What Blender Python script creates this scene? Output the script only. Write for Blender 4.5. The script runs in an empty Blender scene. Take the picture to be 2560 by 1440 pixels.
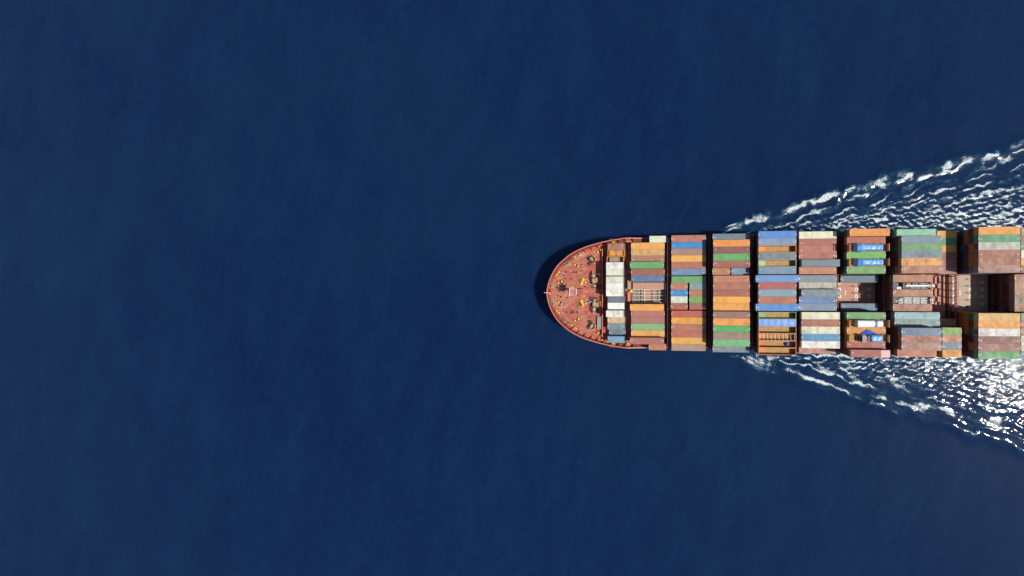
import bpy, math, random
import numpy as np
from mathutils import Vector, noise as mnoise
random.seed(7)
C = bpy.context.scene.collection
scn = bpy.context.scene

# ------------------------------------------------------------------ camera, sky, sun, exposure
H = 191.0                      # camera height above the water
F = 1150.0; XC = 1604.0; YC = 732.5; TH = math.radians(6.0)
cam = bpy.data.cameras.new('camera'); cam.sensor_width = 36.0
cam.lens = F / 2560 * 36.0
cam.shift_x = -(XC - 1280) / 2560; cam.shift_y = (YC - 720) / 2560
cam.clip_start = 1.0; cam.clip_end = 20000
camo = bpy.data.objects.new('camera', cam); C.objects.link(camo)
camo.location = (0, 0, H); camo.rotation_euler = (0, TH, 0)
scn.camera = camo

SUNX, SUNY = 0.69, -0.150      # horizontal run of a sun ray per metre of height
elev = math.atan2(1.0, math.hypot(SUNX, SUNY))
world = bpy.data.worlds.new('World'); scn.world = world; world.use_nodes = True
wn = world.node_tree
sky = wn.nodes.new('ShaderNodeTexSky'); sky.sky_type = 'NISHITA'; sky.sun_disc = False
sky.sun_elevation = elev; sky.sun_rotation = math.atan2(SUNX, SUNY)
bg = wn.nodes['Background']; bg.inputs['Strength'].default_value = 0.075
wn.links.new(sky.outputs[0], bg.inputs['Color'])
sun = bpy.data.lights.new('sun', 'SUN'); sun.energy = 4.3; sun.angle = math.radians(0.53); sun.color = (1.0, 0.95, 0.87)
suno = bpy.data.objects.new('sun', sun); C.objects.link(suno); suno.location = (60, -20, 120)
suno.rotation_euler = Vector((SUNX, SUNY, 1)).to_track_quat('Z', 'Y').to_euler()
scn.view_settings.view_transform = 'Standard'; scn.view_settings.look = 'None'
scn.view_settings.gamma = 1.0; scn.view_settings.exposure = 0.0
scn.view_settings.use_curve_mapping = False

def PX(px, py, h):
    """photo pixel (2560 wide) -> world x, y on the level plane h metres below the camera"""
    u = (px - XC) / F; v = (YC - py) / F
    q = math.cos(TH) + u * math.sin(TH)
    return h * (u * math.cos(TH) - math.sin(TH)) / q, h * v / q

def to_px(x, h):
    t = x / h
    u = (t * math.cos(TH) + math.sin(TH)) / (math.cos(TH) - t * math.sin(TH))
    return XC + F * u

# ------------------------------------------------------------------ colours and materials
def lin(rgb, k=0.86):
    o = []
    for c in rgb:
        c /= 255.0
        o.append(k * (c / 12.92 if c <= 0.04045 else ((c + 0.055) / 1.055) ** 2.4))
    return tuple(o) + (1.0,)

def new_mat(name):
    m = bpy.data.materials.new(name); m.use_nodes = True
    nt = m.node_tree; b = nt.nodes['Principled BSDF']
    return m, nt, b

def N(nt, t, **kw):
    n = nt.nodes.new(t)
    for k, v in kw.items(): setattr(n, k, v)
    return n

def mixc(nt, fac, a, b, blend='MIX'):
    n = nt.nodes.new('ShaderNodeMix'); n.data_type = 'RGBA'; n.blend_type = blend
    for s, val in ((0, fac), (6, a), (7, b)):
        if hasattr(val, 'is_linked') or hasattr(val, 'links'): nt.links.new(val, n.inputs[s])
        else: n.inputs[s].default_value = val
    return n.outputs[2]

def ramp(nt, src, a, b, va=0.0, vb=1.0):
    n = nt.nodes.new('ShaderNodeMapRange'); n.clamp = True
    nt.links.new(src, n.inputs[0])
    n.inputs[1].default_value = a; n.inputs[2].default_value = b
    n.inputs[3].default_value = va; n.inputs[4].default_value = vb
    return n.outputs[0]

def math_n(nt, op, a, b=None):
    n = nt.nodes.new('ShaderNodeMath'); n.operation = op
    for i, val in enumerate((a, b)):
        if val is None: continue
        if hasattr(val, 'links'): nt.links.new(val, n.inputs[i])
        else: n.inputs[i].default_value = val
    return n.outputs[0]

def noise_n(nt, vec, scale, detail=4, rough=0.6, sc=None, rot=0.0):
    if rot:
        m0 = nt.nodes.new('ShaderNodeMapping'); m0.inputs['Rotation'].default_value = (0, 0, rot)
        nt.links.new(vec, m0.inputs[0]); vec = m0.outputs[0]
    if sc is not None:
        mp = nt.nodes.new('ShaderNodeMapping'); mp.inputs['Scale'].default_value = sc
        nt.links.new(vec, mp.inputs[0]); vec = mp.outputs[0]
    n = nt.nodes.new('ShaderNodeTexNoise'); n.inputs['Scale'].default_value = scale
    n.inputs['Detail'].default_value = detail; n.inputs['Roughness'].default_value = rough
    nt.links.new(vec, n.inputs['Vector'])
    return n.outputs['Fac']

def paint_material():
    """weathered container paint, colour taken from the object"""
    m, nt, b = new_mat('container_paint')
    oi = N(nt, 'ShaderNodeObjectInfo'); tc = N(nt, 'ShaderNodeTexCoord')
    comb = N(nt, 'ShaderNodeCombineXYZ')
    r100 = math_n(nt, 'MULTIPLY', oi.outputs['Random'], 173.0)
    for i in range(3): nt.links.new(r100, comb.inputs[i])
    va = N(nt, 'ShaderNodeVectorMath', operation='ADD')
    nt.links.new(tc.outputs['Object'], va.inputs[0]); nt.links.new(comb.outputs[0], va.inputs[1])
    V = va.outputs[0]
    n1 = noise_n(nt, V, 0.35, 4, 0.6)
    n2 = noise_n(nt, V, 0.55, 4, 0.6, (1.0, 0.6, 1.0))
    n3 = noise_n(nt, V, 1.5, 6, 0.75)
    n4 = noise_n(nt, V, 0.9, 3, 0.5)
    col = oi.outputs['Color']
    chalk = mixc(nt, ramp(nt, n1, 0.42, 0.72, 0.0, 0.26), col, (0.40, 0.33, 0.28, 1))
    dirt = mixc(nt, math_n(nt, 'MULTIPLY', ramp(nt, n2, 0.46, 0.70, 0.10, 0.62), ramp(nt, math_n(nt, 'FRACT', math_n(nt, 'MULTIPLY', oi.outputs['Random'], 7.31)), 0.0, 1.0, 0.35, 1.0)), chalk, (0.15, 0.10, 0.075, 1))
    # rust spots only on some boxes
    some = ramp(nt, oi.outputs['Random'], 0.35, 0.95)
    spot = math_n(nt, 'MULTIPLY', ramp(nt, n3, 0.56, 0.66), ramp(nt, n4, 0.48, 0.60))
    rf = math_n(nt, 'MULTIPLY', math_n(nt, 'MULTIPLY', spot, some), 0.85)
    rust = mixc(nt, rf, dirt, (0.115, 0.045, 0.022, 1))
    # darker lines in the corrugation troughs' dust
    nt.links.new(rust, b.inputs['Base Color'])
    nt.links.new(ramp(nt, n2, 0.3, 0.8, 0.42, 0.7), b.inputs['Roughness'])
    b.inputs['Specular IOR Level'].default_value = 0.35
    return m

def plain(name, rgb, rough=0.6, var=0.25, scale=0.8, metal=0.0, dark=(0.05, 0.04, 0.035, 1), k=0.95, sc=None):
    m, nt, b = new_mat(name)
    tc = N(nt, 'ShaderNodeTexCoord')
    n1 = noise_n(nt, tc.outputs['Object'], scale, 5, 0.65, sc)
    c = mixc(nt, ramp(nt, n1, 0.42, 0.78, 0.0, var), lin(rgb, k), dark)
    nt.links.new(c, b.inputs['Base Color'])
    b.inputs['Roughness'].default_value = rough; b.inputs['Metallic'].default_value = metal
    return m

def deck_material():
    m, nt, b = new_mat('red_deck_paint')
    tc = N(nt, 'ShaderNodeTexCoord'); V = tc.outputs['Object']
    n1 = noise_n(nt, V, 0.11, 5, 0.62)
    n2 = noise_n(nt, V, 0.30, 6, 0.7, (1.0, 2.2, 1.0))
    n3 = noise_n(nt, V, 0.8, 6, 0.7, (0.5, 1.3, 1.0))
    c = mixc(nt, ramp(nt, n1, 0.38, 0.64), lin((186, 90, 74)), lin((190, 124, 106)))
    c = mixc(nt, ramp(nt, n2, 0.48, 0.66, 0.0, 0.85), c, lin((206, 152, 132)))
    c = mixc(nt, ramp(nt, n3, 0.50, 0.70, 0.0, 0.48), c, lin((126, 66, 54)))
    nt.links.new(c, b.inputs['Base Color']); b.inputs['Roughness'].default_value = 0.65
    b.inputs['Specular IOR Level'].default_value = 0.3
    return m

def tarp_material(name, rgb):
    m, nt, b = new_mat(name)
    tc = N(nt, 'ShaderNodeTexCoord')
    n1 = noise_n(nt, tc.outputs['Object'], 1.3, 5, 0.6)
    c = mixc(nt, ramp(nt, n1, 0.35, 0.7, 0, 0.45), lin(rgb), lin(tuple(min(255, v * 1.12 + 30) for v in rgb)))
    nt.links.new(c, b.inputs['Base Color']); b.inputs['Roughness'].default_value = 0.36
    bp = N(nt, 'ShaderNodeBump'); bp.inputs['Strength'].default_value = 0.5; bp.inputs['Distance'].default_value = 0.12
    n2 = noise_n(nt, tc.outputs['Object'], 2.2, 4, 0.6, (1, 0.5, 1))
    nt.links.new(n2, bp.inputs['Height']); nt.links.new(bp.outputs[0], b.inputs['Normal'])
    return m

def wood_material():
    m, nt, b = new_mat('plywood_floor')
    tc = N(nt, 'ShaderNodeTexCoord')
    n1 = noise_n(nt, tc.outputs['Object'], 0.8, 5, 0.7, (1, 5, 1))
    n2 = noise_n(nt, tc.outputs['Object'], 0.5, 4, 0.6)
    c = mixc(nt, ramp(nt, n1, 0.35, 0.7), lin((205, 170, 112)), lin((150, 112, 70)))
    c = mixc(nt, ramp(nt, n2, 0.5, 0.7, 0, 0.6), c, lin((176, 150, 110)))
    nt.links.new(c, b.inputs['Base Color']); b.inputs['Roughness'].default_value = 0.8
    return m

def sea_material():
    m, nt, b = new_mat('sea_water')
    tc = N(nt, 'ShaderNodeTexCoord'); V = tc.outputs['Object']
    wk = N(nt, 'ShaderNodeAttribute', attribute_name='wake').outputs['Fac']
    fm = N(nt, 'ShaderNodeAttribute', attribute_name='foam_glint').outputs['Fac']
    big = noise_n(nt, V, 0.008, 3, 0.5)
    mid = noise_n(nt, V, 0.030, 5, 0.6, (1.6, 0.55, 1))
    c = mixc(nt, ramp(nt, big, 0.35, 0.65), (0.0036, 0.0130, 0.0545, 1), (0.0042, 0.0178, 0.0590, 1))
    c = mixc(nt, ramp(nt, mid, 0.42, 0.70, 0.0, 0.4), c, (0.0056, 0.0255, 0.0730, 1))
    st = noise_n(nt, V, 0.11, 4, 0.55, (1.0, 0.30, 1), math.radians(22))  # pale streaks paint the swell's sky reflection into the water colour
    c = mixc(nt, ramp(nt, st, 0.46, 0.72, 0.0, 0.20), c, (0.0085, 0.0345, 0.0900, 1))
    st2 = noise_n(nt, V, 0.50, 5, 0.65, (1.0, 0.35, 1), math.radians(26))  # finer ripple light and dark, likewise put into the colour
    c = mixc(nt, ramp(nt, st2, 0.46, 0.70, 0.0, 0.28), c, (0.0085, 0.0345, 0.0900, 1))
    # aerated water is greener and lighter
    air = math_n(nt, 'MULTIPLY', ramp(nt, noise_n(nt, V, 0.35, 5, 0.65), 0.38, 0.62), fm)
    c = mixc(nt, air, c, (0.030, 0.120, 0.185, 1))
    # lacy foam, with sun glitter painted white along with it
    f1 = noise_n(nt, V, 1.7, 6, 0.85)
    f2 = noise_n(nt, V, 0.22, 4, 0.6)
    th = math_n(nt, 'ADD', math_n(nt, 'MULTIPLY', f1, 0.95), math_n(nt, 'MULTIPLY', f2, 0.05))
    lv = math_n(nt, 'ADD', th, math_n(nt, 'MULTIPLY', fm, 0.40))
    ff = math_n(nt, 'MULTIPLY', ramp(nt, lv, 0.74, 0.92), 0.95)
    c = mixc(nt, ff, c, (0.70, 0.76, 0.78, 1))
    nt.links.new(c, b.inputs['Base Color'])
    nt.links.new(ramp(nt, ff, 0.0, 0.5, 0.045, 0.6), b.inputs['Roughness'])
    b.inputs['IOR'].default_value = 1.333
    b.subsurface_method = 'BURLEY'; b.inputs['Subsurface Weight'].default_value = 0.8; b.inputs['Subsurface Scale'].default_value = 3.5; b.inputs['Subsurface Radius'].default_value = (0.5, 0.8, 1.0)
    # ripples
    r1 = noise_n(nt, V, 0.55, 3, 0.55, (1.0, 0.55, 1.0))
    r2 = noise_n(nt, V, 1.5, 4, 0.6)
    hsum = math_n(nt, 'ADD', math_n(nt, 'MULTIPLY', r1, 0.004), math_n(nt, 'MULTIPLY', math_n(nt, 'MULTIPLY', r2, wk), 0.05))
    bp = N(nt, 'ShaderNodeBump'); bp.inputs['Strength'].default_value = 1.0; bp.inputs['Distance'].default_value = 1.0
    nt.links.new(hsum, bp.inputs['Height']); nt.links.new(bp.outputs[0], b.inputs['Normal'])
    return m

M = {}
M['paint'] = paint_material()
M['deck'] = deck_material()
M['hull'] = plain('hull_paint', (150, 66, 58), 0.5, 0.3, 0.2)
M['cap'] = plain('bulwark_cap_paint', (208, 124, 108), 0.5, 0.12, 0.6)
M['bracket'] = plain('bracket_paint', (186, 92, 78), 0.6, 0.3, 1.0)
M['shipbrown'] = plain('brown_ship_steel', (120, 64, 58), 0.65, 0.35, 0.5)
M['hatch'] = plain('hatch_cover_paint', (190, 142, 122), 0.7, 0.30, 0.45, dark=(0.28, 0.15, 0.11, 1))
M['hatchtan'] = plain('tan_hatch_paint', (184, 166, 146), 0.7, 0.35, 0.4, dark=(0.30, 0.17, 0.11, 1), sc=(0.5, 3, 1))
M['hatchgrey'] = plain('pale_film', (196, 146, 138), 0.4, 0.5, 0.9, dark=(0.45, 0.25, 0.23, 1))
M['yellow'] = plain('yellow_paint', (250, 205, 40), 0.5, 0.12, 1.5)
M['steel'] = plain('dark_steel', (78, 72, 70), 0.55, 0.4, 1.0, 0.2)
M['tan'] = plain('tan_machine_paint', (176, 148, 118), 0.6, 0.3, 1.2)
M['white'] = plain('white_paint', (238, 238, 234), 0.5, 0.10, 1.0)
M['grey'] = plain('grey_paint', (150, 152, 154), 0.6, 0.25, 0.9)
M['crate'] = plain('grey_crate', (158, 148, 130), 0.85, 0.5, 1.8)
M['rope'] = plain('rope_fibre', (200, 165, 120), 0.9, 0.2, 2.0)
M['navy'] = plain('navy_machine_paint', (48, 60, 84), 0.5, 0.3, 1.0)
M['red'] = plain('red_machine_paint', (200, 60, 55), 0.5, 0.2, 1.0)
M['lightblue'] = plain('light_blue_paint', (130, 200, 235), 0.5, 0.1, 1.0)
M['wood'] = wood_material()
M['tarp_blue'] = tarp_material('blue_tarpaulin', (98, 158, 224))
M['tarp_white'] = tarp_material('white_tarpaulin', (232, 236, 244))
M['sea'] = sea_material()

# ------------------------------------------------------------------ mesh helpers
class MB:
    def __init__(s): s.v = []; s.f = []
    def add(s, vs, fs):
        o = len(s.v); s.v += [tuple(p) for p in vs]; s.f += [tuple(i + o for i in f) for f in fs]; return s
    def box(s, x0, x1, y0, y1, z0, z1):
        return s.add([(x0,y0,z0),(x1,y0,z0),(x1,y1,z0),(x0,y1,z0),(x0,y0,z1),(x1,y0,z1),(x1,y1,z1),(x0,y1,z1)],
                     [(3,2,1,0),(4,5,6,7),(0,1,5,4),(1,2,6,5),(2,3,7,6),(3,0,4,7)])
    def bar(s, a, b, w=0.1, h=None, up=(0,0,1)):
        a = Vector(a); b = Vector(b); d = (b - a).normalized(); h = h or w
        up = Vector(up)
        if abs(d.dot(up)) > 0.98: up = Vector((1,0,0))
        r = d.cross(up).normalized(); t = r.cross(d)
        vs = []
        for p in (a, b):
            for sx, sy in ((-1,-1),(1,-1),(1,1),(-1,1)):
                vs.append(p + r * (sx * w / 2) + t * (sy * h / 2))
        return s.add(vs, [(0,1,2,3),(7,6,5,4),(0,4,5,1),(1,5,6,2),(2,6,7,3),(3,7,4,0)])
    def cyl(s, a, b, r, r2=None, n=12):
        a = Vector(a); b = Vector(b); d = (b - a).normalized(); r2 = r if r2 is None else r2
        up = Vector((0,0,1)) if abs(d.z) < 0.9 else Vector((1,0,0))
        e = d.cross(up).normalized(); g = e.cross(d)
        vs = []
        for p, rr in ((a, r), (b, r2)):
            for i in range(n):
                t = 2 * math.pi * i / n
                vs.append(p + e * (rr * math.cos(t)) + g * (rr * math.sin(t)))
        fs = [(i, (i+1) % n, n + (i+1) % n, n + i)[::-1] for i in range(n)]
        fs += [tuple(range(n)), tuple(range(2*n-1, n-1, -1))]
        return s.add(vs, fs)
    def path(s, pts, r, n=6):
        for a, b in zip(pts[:-1], pts[1:]): s.cyl(a, b, r, n=n)
        return s
    def ring(s, c, r1, r2, h, n=20):
        c = Vector(c); vs = []
        for z in (0, h):
            for r in (r1, r2):
                for i in range(n):
                    t = 2 * math.pi * i / n
                    vs.append((c.x + r * math.cos(t), c.y + r * math.sin(t), c.z + z))
        fs = []
        for i in range(n):
            j = (i + 1) % n
            fs += [(2*n+i, 3*n+i, 3*n+j, 2*n+j), (n+i, n+j, 3*n+j, 3*n+i), (i, 2*n+i, 2*n+j, j), (i, j, n+j, n+i)]
        return s.add(vs, fs)
    def mesh(s, name, mat, smooth=False):
        me = bpy.data.meshes.new(name); me.from_pydata(s.v, [], s.f); me.update()
        if mat: me.materials.append(mat)
        if smooth: me.polygons.foreach_set('use_smooth', [True] * len(me.polygons))
        return me
    def build(s, name, mat, parent=None, smooth=False, color=None, loc=None, rotz=0):
        return put(name, s.mesh(name, mat, smooth), parent, color, loc, rotz)

def put(name, me, parent=None, color=None, loc=None, rotz=0):
    o = bpy.data.objects.new(name, me); C.objects.link(o)
    if parent: o.parent = parent
    if color: o.color = color
    if loc: o.location = loc
    if rotz: o.rotation_euler = (0, 0, rotz)
    return o

def empty(name, loc=(0,0,0), parent=None, rotz=0):
    o = bpy.data.objects.new(name, None); C.objects.link(o); o.location = loc
    o.rotation_euler = (0, 0, rotz); o.empty_display_size = 0.5
    if parent: o.parent = parent
    return o

def tag(o, label, cat=None, group=None, kind=None):
    o['label'] = label
    if cat: o['category'] = cat
    if group: o['group'] = group
    if kind: o['kind'] = kind
    return o

# ------------------------------------------------------------------ the sea
def axis(segs):
    out = [segs[0][0]]
    for a, b, d in segs:
        n = max(1, int(round((b - a) / d)))
        out += list(np.linspace(a, b, n + 1)[1:])
    return np.array(out)

def spec(X, Y, n, l0, l1, dirc, spread, seed, slope):
    """sum of random sine waves; slope = rms slope"""
    rg = np.random.RandomState(seed); hgt = np.zeros_like(X); a2 = 0
    for i in range(n):
        L = math.exp(rg.uniform(math.log(l0), math.log(l1))); k = 2 * math.pi / L
        th = dirc + rg.normal() * spread; ph = rg.uniform(0, 6.283)
        hgt += np.cos(k * (X * math.cos(th) + Y * math.sin(th)) + ph) / k
        a2 += 0.5
    return hgt * (slope / math.sqrt(a2))

def nz(X, Y, L, seed, n=14):
    """smooth random field about -1..1 with feature size L"""
    rg = np.random.RandomState(seed); o = np.zeros_like(X)
    for i in range(n):
        k = 2 * math.pi / (L * rg.uniform(0.8, 2.2)); th = rg.uniform(0, 6.283)
        o += np.cos(k * (X * math.cos(th) + Y * math.sin(th)) + rg.uniform(0, 6.283))
    return o / math.sqrt(n / 2) * 0.7

def sstep(a, b, x):
    t = np.clip((x - a) / (b - a), 0, 1); return t * t * (3 - 2 * t)

def build_sea():
    xs = axis([(-6000, -900, 600), (-900, -360, 60), (-360, -345, 5), (-345, 2, 1.5), (2, 132, 0.36), (132, 175, 1.2), (175, 900, 60), (900, 6000, 600)])
    ys = axis([(-6000, -900, 600), (-900, -200, 60), (-200, -150, 5), (-150, -80, 1.5), (-80, 80, 0.40), (80, 150, 1.5), (150, 200, 5), (200, 900, 60), (900, 6000, 600)])
    nx, ny = len(xs), len(ys)
    X, Y = np.meshgrid(xs, ys, indexing='xy')
    near = sstep(200, 150, np.abs(Y)) * sstep(-380, -345, X) * sstep(260, 175, X)
    # calm swell outside the wake, crests leaning from lower left to upper right
    d0 = math.radians(-18)
    amb = spec(X, Y, 22, 9, 34, d0, 0.32, 3, 0.010) + spec(X, Y, 22, 4.0, 9, d0, 0.5, 5, 0.009)
    Z = amb * near
    wake = np.zeros_like(X); foam_glint = np.zeros_like(X)
    ax, ay = PX(1772, 574, H); bx, by = PX(2560, 356, H)
    cx, cy = PX(1800, 888, H); dx, dy = PX(2560, 1128, H)
    A = np.abs(Y)
    for sgn, (x0, y0, x1, y1) in ((1, (ax, ay, bx, by)), (-1, (cx, -cy, dx, -dy))):
        side = (Y * sgn > 0)
        ye = y0 + (X - x0) * (y1 - y0) / (x1 - x0) + 1.1 * nz(X, Y * 0.2, 9, 31 + sgn)
        w = (A - 18.0) / np.maximum(ye - 18.0, 2.0)
        inside = sstep(1.06, 0.95, w) * sstep(x0 - 9, x0 + 8, X) * side * sstep(220, 150, X)
        wp = 0.9 * nz(X, Y, 10, 41 + sgn); wp2 = 0.5 * nz(X, Y, 4, 47 + sgn)
        U = X - x0
        def crest(slope, L, seed, sharp=1.5):
            q = math.sqrt(1 + slope * slope)
            al = (U + slope * (A - 18)) / q; pe = ((A - 18) - slope * U) / q
            ph = 2 * math.pi / L * (pe + wp + wp2)
            e = np.exp(sharp * (np.sin(ph) - 1))
            seg = nz(al * 0.36, pe * 0.9, 3.4, seed)           # crests come in lengths
            return e * sstep(-1.0, 0.5, seg), sstep(0.40, 0.85, e) * sstep(-1.0, 0.25, seg)
        def win(c, hwid): return np.exp(-((w - c) / hwid) ** 2)
        hw = 0; streak = 0
        for slope, L, c, hwid, amp, fo in ((0.41, 4.4, 0.92, 0.16, 0.17, 0.85), (0.32, 3.6, 0.70, 0.16, 0.13, 0.88), (0.24, 2.9, 0.54, 0.14, 0.07, 0.85), (0.16, 2.6, 0.40, 0.15, 0.08, 0.90), (0.09, 2.2, 0.26, 0.15, 0.07, 0.88), (0.03, 1.8, 0.12, 0.14, 0.05, 0.85)):
            e, f = crest(slope, L, int(51 + 1000 * slope + sgn))
            g = win(c, hwid); hw = hw + amp * e * g; streak = np.maximum(streak, f * g * fo)
        chop = spec(X, Y, 40, 1.1, 3.0, math.radians(80 * sgn), 0.48, 81 + sgn, 0.105)
        chop = chop * (1.0 + 0.45 * sstep(75, 20, U))
        grow = sstep(0, 45, U) * 0.4 + 0.6
        calm = 0.22 + 0.78 * sstep(1.02, 0.35, w)
        Z += inside * grow * (hw + chop * calm)
        # bow swell along the edge of the wake
        Z += side * sstep(x0 - 4, x0 + 10, X) * sstep(220, 150, X) * 0.55 * np.exp(-((A - ye + 0.5) / 2.6) ** 2)
        wake += inside * (0.12 + 0.88 * sstep(1.0, 0.30, w)) * (0.35 + 0.65 * sstep(0, 45, U))
        lead = np.exp(-((A - ye + 1.2) / 1.8) ** 2) * sstep(-0.15, 0.55, nz(X, Y * 0.3, 9, 91 + sgn))
        fine = spec(X, Y, 30, 1.2, 3.0, math.radians(80 * sgn), 0.42, 101 + sgn, 1.0); fine = fine / max(1e-6, float(np.std(fine[side])))
        near_h = sstep(0.95, 0.20, w) * sstep(2, 35, U)
        foam_glint += inside * (0.25 * lead + streak * sstep(-4, 10, U) + sstep(0.05, 1.0, fine) * near_h * 0.92 * (1 - 0.5 * streak)) * (1.0 if sgn > 0 else 1 - 0.45 * sstep(50, 105, U))  # crest streaks and speckle: part foam, part sun glints painted white
    # the larger foam patches at the breaking heads of the bow waves
    for px, py, a, b2, ang in ((1852,560,22,6,22),(1893,545,27,9,20),(1985,520,34,9,22),(2050,497,38,8,20),(2085,486,20,7,15),(2180,462,44,9,24),
                               (2259,437,16,13,10),(2366,416,16,10,20),(2414,402,18,9,15),(2470,398,20,8,35),(2512,398,18,10,10),(2548,362,22,6,25),
                               (2130,470,14,6,25),(2210,462,10,6,20),(2300,446,12,7,20),
                               (1893,908,34,13,-27),(2022,948,16,4,-8),(1970,922,10,6,0),(2205,992,14,6,-5),(2310,1016,18,10,-10),(2490,1056,20,14,-15),
                               (2140,950,24,6,-30),(2060,925,18,6,-30),(1930,893,14,6,-10),(2250,965,26,6,-28),(2372,1030,20,5,-30)):
        X0, Y0 = PX(px, py, H); s = 6.25
        ca, sa = math.cos(math.radians(ang)), math.sin(math.radians(ang))
        uu = ((X - X0) * ca + (Y - Y0) * sa) / (a / s * 1.15); vv = (-(X - X0) * sa + (Y - Y0) * ca) / (b2 / s * 1.25)
        foam_glint += 0.62 * sstep(1.5, 0.30, np.sqrt(uu * uu + vv * vv) + 0.25 * nz(X, Y, 2.2, 7))
    foam_glint = np.clip(foam_glint, 0, 1)
    v = np.stack([X.ravel(), Y.ravel(), Z.ravel()], 1).astype(np.float32)
    i = np.arange((ny - 1) * (nx - 1)); r = i // (nx - 1); c = i % (nx - 1); p = r * nx + c
    quads = np.stack([p, p + 1, p + 1 + nx, p + nx], 1).astype(np.int32)
    me = bpy.data.meshes.new('sea')
    me.vertices.add(len(v)); me.vertices.foreach_set('co', v.ravel())
    nq = len(quads); me.loops.add(nq * 4); me.loops.foreach_set('vertex_index', quads.ravel())
    me.polygons.add(nq); me.polygons.foreach_set('loop_start', np.arange(nq, dtype=np.int32) * 4)
    me.polygons.foreach_set('loop_total', np.full(nq, 4, dtype=np.int32))
    me.update(calc_edges=True); me.polygons.foreach_set('use_smooth', np.ones(nq, dtype=bool))
    for nm, arr in (('wake', wake), ('foam_glint', foam_glint)):
        at = me.attributes.new(nm, 'FLOAT', 'POINT'); at.data.foreach_set('value', arr.ravel().astype(np.float32))
    me.materials.append(M['sea'])
    o = bpy.data.objects.new('sea', me); C.objects.link(o)
    tag(o, 'deep blue open sea with the white wake of the ship', kind='structure')
build_sea()

# ------------------------------------------------------------------ the ship
HD = 178.0; ZD = H - HD          # main deck
HB = 176.0; ZB = H - HB          # bulwark top
ZH = 15.0                        # hatch cover top aft of the second bay
ZF = ZD + 0.30                   # pontoon top under the first two bays
TIER = 2.75
ship = empty('container_ship', (0, 0, 0))
tag(ship, 'large container ship with red foredeck sailing over the dark blue sea', 'ship')

bow_zoom = [(122,738),(124,700),(133,648),(150,590),(185,510),(240,425),(300,365),(380,300),(480,245),(580,205),(680,175),(780,150),(900,128),(1000,113),(1035,111)]
outline = []
for xz, yz in bow_zoom:
    x, y = PX(1340 + xz / 4.5, 570 + yz / 4.5, HB)
    outline.append((x, max(0.0, y)))
outline[0] = (outline[0][0], 0.0)
# resample with a smooth curve
def catmull(pts, n):
    out = []
    P = [(pts[1][0], -pts[1][1])] + pts + [pts[-1]]
    for i in range(1, len(P) - 2):
        for k in range(n):
            t = k / n; a, b, c, d = P[i-1], P[i], P[i+1], P[i+2]
            out.append(tuple(0.5 * (2*b[j] + (c[j]-a[j])*t + (2*a[j]-5*b[j]+4*c[j]-d[j])*t*t + (3*b[j]-a[j]-3*c[j]+d[j])*t**3) for j in (0, 1)))
    out.append(pts[-1]); return out
deckline = catmull(outline, 4)
XEND = 230.0
XT = deckline[0][0]                                   # stem
X_BW = deckline[-1][0]                                # where the bulwark starts to drop
HALF = deckline[-1][1]
tail = [(X_BW + 2.0, HALF), (X_BW + 6.0, HALF), (X_BW + 9, HALF), (5, 21.3), (40, 21.3), (90, 21.3), (150, 21.3), (200, 20.5), (XEND, 19.0)]
full = deckline + tail
def z_top(x): return ZB - (ZB - ZD - 0.35) * min(1, max(0, (x - X_BW) / 6.0))
# hull: deck line flares out over a finer waterline
hb = MB(); nst = len(full); levels = [(1.0, None), (0.72, 0.72), (0.40, 0.40), (0.0, 0.0), (-0.3, -0.3)]
for sgn in (1, -1):
    base = len(hb.v)
    for i, (x, y) in enumerate(full):
        s = min(1.0, max(0.0, (x - XT) / 75.0))
        xw = XT + 9.0 + (x - XT) * (1 - 9.0 / (XEND - XT))
        yw = y * (0.50 + 0.50 * s ** 0.6) * (0.55 + 0.45 * min(1, s * 2.2))
        for lv, t in levels:
            z = z_top(x) if t is None else lv * ZD
            k = 1.0 if t is None else max(0.0, t) ** 0.7 if t > 0 else 0.0
            hb.v.append((xw + (x - xw) * k, sgn * (yw + (y - yw) * k), z))
    L = len(levels)
    for i in range(nst - 1):
        for j in range(L - 1):
            q = (base + i*L + j, base + i*L + j + 1, base + (i+1)*L + j + 1, base + (i+1)*L + j)
            hb.f.append(q if sgn > 0 else q[::-1])
hb.build('hull', M['hull'], ship, smooth=True)
# transom
MB().box(XEND - 0.3, XEND, -18.9, 18.9, -3, ZD).build('transom', M['hull'], ship)
# deck plate
dk = MB(); n0 = 0
inset = [(max(x, XT + 0.35), max(0.0, y - 0.22)) for x, y in full]
for x, y in inset: dk.v += [(x, y, ZD), (x, -y, ZD)]
for i in range(len(inset) - 1): dk.f.append((2*i, 2*i+1, 2*i+3, 2*i+2))
dk.build('deck', M['deck'], ship)
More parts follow.
